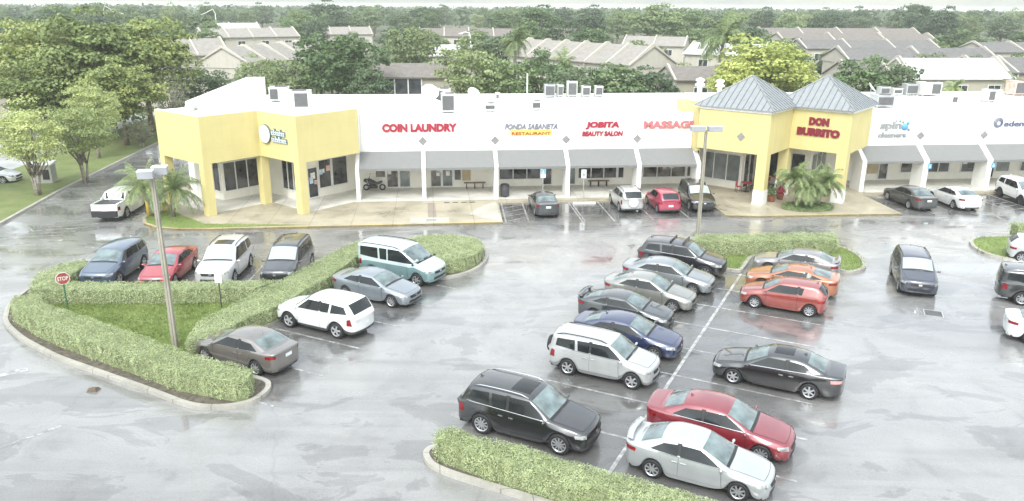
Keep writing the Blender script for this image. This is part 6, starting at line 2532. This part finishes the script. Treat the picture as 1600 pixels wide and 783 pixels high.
# wheel stops and drain covers
for k, (s, t) in enumerate(((16.65, 1.55), (19.1, 1.5), (21.8, 1.5), (24.4, 1.5), (39.9, 1.6), (42.5, 1.6))):
    p = BW(s, t)
    mb = MB()
    mb.prism([(-.85, -.08), (.85, -.08), (.85, .08), (-.85, .08)], 0, .12)
    o = mb.build("wheel_stop", M_FRM if k == 0 else M_KERB, None, False, (p[0], p[1], .002), TH)
    tag(o, "white concrete wheel stop in the empty bay before the beauty salon" if k == 0 else "concrete wheel stop half hidden under a parked car before the shops", "wheel stop", "wheel stops before the shops")
for x, y, rot, lb in ((20.14, 34.4, -22, "square iron drain grate in the open lane below the navy SUV"), (-4.36, 46.0, 6, "dark slotted drain beside the rounded hedge"), (BW(5.4, 5.85)[0], BW(5.4, 5.85)[1], 6, "grey drain plate set in the pale pad of the walk")):
    z = .002 if lb[0] != 'g' else .157
    r = thing("drain_grate", lb, "drain", (x, y, z), R(rot))
    w, d = (.42, .42) if 'square' in lb else ((.62, .16) if 'slotted' in lb else (.36, .3))
    mb = MB()
    ribbon(mb, [(-w, -d), (w, -d), (w, d), (-w, d)], .05, 0, .02, True)
    mb.build("rim", M_GREY, r)
    mb = MB()
    for k in range(8):
        y_ = -d + .06 + (2 * d - .12) * k / 7
        mb.box(-w + .05, w - .05, y_ - .012, y_ + .012, 0.003, .014)
    mb.build("grate", M_GREY if 'plate' in lb else M_ACG, r)
for k in range(4):
    p = BW(6.55 + .62 * k, 1.05)
    mb = MB()
    mb.box(-.2, .2, -.07, .07, 0, .012)
    tag(mb.build("drain_slot", M_DARK, None, False, (p[0], p[1], .1545), TH), "dark drain slot in the walk before the laundry, one of four", "drain", "drain slots in the walk")
mb = MB()
mb.add([(0, 0, 0), (.34, .05, 0), (.42, .3, 0), (.1, .32, 0), (.05, .1, .12), (.3, .1, .14), (.34, .26, .1), (.12, .26, .09)], [(3, 2, 1, 0), (4, 5, 6, 7), (0, 1, 5, 4), (1, 2, 6, 5), (2, 3, 7, 6), (3, 0, 4, 7)])
tag(mb.build("debris_chunk", simple("brown_debris", (0.12, 0.09, 0.06), .8), None, False, (-15.9, 26.0, .004)), "small brown chunk of debris lying on the near drive", "debris")

# outdoor tables, chairs and planters of the restaurant
M_REDP = simple("red_table_paint", (0.45, 0.05, 0.05), 0.45)
M_POT = simple("terracotta", (0.42, 0.16, 0.10), 0.7)
M_FLW = leafmat("flowers_pink", (0.45, 0.05, 0.12), (0.55, 0.10, 0.18), (0.6, 0.3, 0.3), .3, 3)


def table(label, s, t):
    p = BW(s, t)
    r = thing("outdoor_table", label, "table", (p[0], p[1], .154), TH, "red tables on the restaurant terrace")
    mb = MB()
    mb.lathe([(0, .70), (.42, .70), (.43, .73), (0, .74)], 18, 'z')
    mb.build("tabletop", M_REDP, r)
    mb = MB()
    mb.tube([(0, 0, .02), (0, 0, .699)], .035, 8)
    mb.lathe([(.26, 0), (.26, .03), (.05, .05)], 14, 'z')
    mb.build("pedestal", M_DARK, r)


def chair(label, s, t, a):
    p = BW(s, t)
    r = thing("outdoor_chair", label, "chair", (p[0], p[1], .154), TH + R(a), "red chairs on the restaurant terrace")
    mb = MB()
    mb.box(-.2, .2, -.2, .2, .43, .46)
    mb.build("seat", M_REDP, r)
    mb = MB()
    mb.box(-.2, .2, .185, .21, .52, .88)
    mb.build("backrest", M_REDP, r)
    for x in (-.18, .18):
        for y, h in ((-.18, .429), (.197, .9)):
            mb = MB()
            mb.box(x - .016, x + .016, y - .016, y + .013, 0, .429)
            if h > .5:
                mb.box(x - .016, x + .016, y - .011, y + .012, .461, .9)
            mb.build("leg", M_DARK, r)


table("red round table at the left end of the terrace", 29.9, -.7)
chair("red chair on the left of the left hand terrace table", 29.25, -.6, 90)
chair("red chair on the right of the left hand terrace table", 30.6, -.8, -80)
table("red round table between the two terrace walls", 31.4, -1.9)
chair("red chair in front of the middle terrace table", 31.2, -1.1, 170)
chair("red chair right of the middle terrace table", 32.1, -2.0, -90)
table("red round table deep under the second pyramid roof", 33.2, -2.6)
chair("red chair beside the deep terrace table", 33.3, -1.8, 190)


def planter(label, s, t, hh, fl):
    p = BW(s, t)
    r = thing("planter", label, "planter", (p[0], p[1], .154), 0, "potted plants on the restaurant terrace")
    mb = MB()
    mb.lathe([(0, 0), (.20, 0), (.28, .42), (.30, .44), (.24, .44), (.22, .40), (0, .38)], 16, 'z')
    mb.build("pot", M_POT, r, True)
    u = rng.normal(0, 1, (220, 3))
    u /= np.linalg.norm(u, axis=1, keepdims=True)
    P = np.array([0, 0, .38 + hh * .5]) + u * np.array([.42, .42, hh * .55]) * rng.uniform(.5, 1.05, (220, 1))
    link("plant", quads_mesh("plant", leaf_quads(P, u, .15, .5), M_FLW if fl else LEAF['mid']), r)


planter("terracotta pot with green leaves beside the white pier base", 30.5, 2.6, .8, False)
planter("terracotta pot with pink flowers before the palm bed", 31.5, 1.9, .6, True)
planter("leafy pot behind the pink flowers under the fascia", 31.9, .9, .9, False)

# grey electric cabinet, yellow bollards, hydrant, far street lamps
r = thing("utility_box", "grey electric cabinet with slanted cap on the left verge", "utility box", (-37.7, 61.2, .09), R(8))
mb = MB()
mb.box(-.75, .75, -.5, .5, 0, 1.45)
mb.build("cabinet", simple("cabinet_grey", (0.36, 0.36, 0.32), .6), r)
mb = MB()
mb.add([(-.85, -.6, 1.455), (.85, -.6, 1.455), (.85, .6, 1.455), (-.85, .6, 1.455), (-.85, -.6, 1.52), (.85, -.6, 1.52), (.85, .6, 1.68), (-.85, .6, 1.68)], [(3, 2, 1, 0), (4, 5, 6, 7), (0, 1, 5, 4), (1, 2, 6, 5), (2, 3, 7, 6), (3, 0, 4, 7)])
mb.build("cap", M_FRM, r)
mb = MB()
mb.box(.1, .6, -.53, -.503, .3, 1.1)
mb.build("door", M_DARK, r)
p = BW(-13.1, 1.6)
r = thing("fire_hydrant", "yellow fire hydrant on the lawn strip between the small palms", "hydrant", (p[0], p[1], .16), .3)
M_HY = simple("hydrant_yellow", (0.65, 0.42, 0.06), .5)
mb = MB()
mb.lathe([(.17, 0), (.17, .05), (.11, .06), (.11, .55), (.15, .56), (.15, .6), (.12, .70), (.05, .78), (.04, .84), (0, .84)], 14, 'z')
mb.build("barrel", M_HY, r, True)
for a in (0, 90, 180):
    mb = MB()
    d = Vector((math.cos(R(a)), math.sin(R(a)), 0))
    mb.tube([d * .08 + Vector((0, 0, .42)), d * .22 + Vector((0, 0, .42))], .06, 10)
    mb.build("outlet", M_HY, r)
for k, (s, t) in enumerate(((-13.9, 2.6), (-13.6, 3.3))):
    p = BW(s, t)
    mb = MB()
    mb.lathe([(0, 0), (.09, 0), (.09, .95), (.06, 1.02), (0, 1.04)], 12, 'z')
    tag(mb.build("bollard", M_HY, None, True, (p[0], p[1], .14)), "yellow steel bollard at the end of the lawn strip beside the lane", "bollard", "yellow bollards by the lane")
for x, y, h, arm, lb in ((-131.7, 260, 13.0, 6, "far street lamp with long arm on the left skyline"), (-88.5, 240, 12.4, -6, "far street lamp at the left skyline nearer the centre"), (-8.0, 150, 9.0, -1.8, "curved street lamp above the tree by the grey house")):
    r = thing("street_lamp", lb, "street lamp", (x, y, 0))
    mb = MB()
    mb.tube([(0, 0, 0), (0, 0, h * .9), (arm * .1, 0, h), (arm * .5, 0, h * 1.02 if abs(arm) < 3 else h - 1.2), (arm, 0, h if abs(arm) < 3 else h - 2.2)], [.14, .1, .09, .08, .07] if abs(arm) < 3 else [.14, .12, .10, .08, .07], 6)
    mb.build("pole", M_FRM, r)
    mb = MB()
    mb.obox((arm, 0, (h if abs(arm) < 3 else h - 2.2) - .1), (.4, 0, 0), (0, .16, 0), (0, 0, .08))
    mb.build("lamp_head", M_FRM, r)
# ------------------------------------------------------------------ the hazy air over the suburb
mb = MB()
mb.box(-2700, 2700, -400, 5000, -1.1, 18)
hz = mb.build("haze", [M_FRM])
hz.data.materials.clear()
hm = bpy.data.materials.new("haze_air")
hm.use_nodes = True
hn = hm.node_tree
for n_ in list(hn.nodes):
    hn.nodes.remove(n_)
vo = hn.nodes.new("ShaderNodeVolumePrincipled")
vo.inputs["Color"].default_value = (0.94, 0.95, 0.91, 1)
vo.inputs["Density"].default_value = 0.0004
vo.inputs["Anisotropy"].default_value = 0.0
ho = hn.nodes.new("ShaderNodeOutputMaterial")
hn.links.new(vo.outputs[0], ho.inputs["Volume"])
hz.data.materials.append(hm)
tag(hz, kind="stuff")
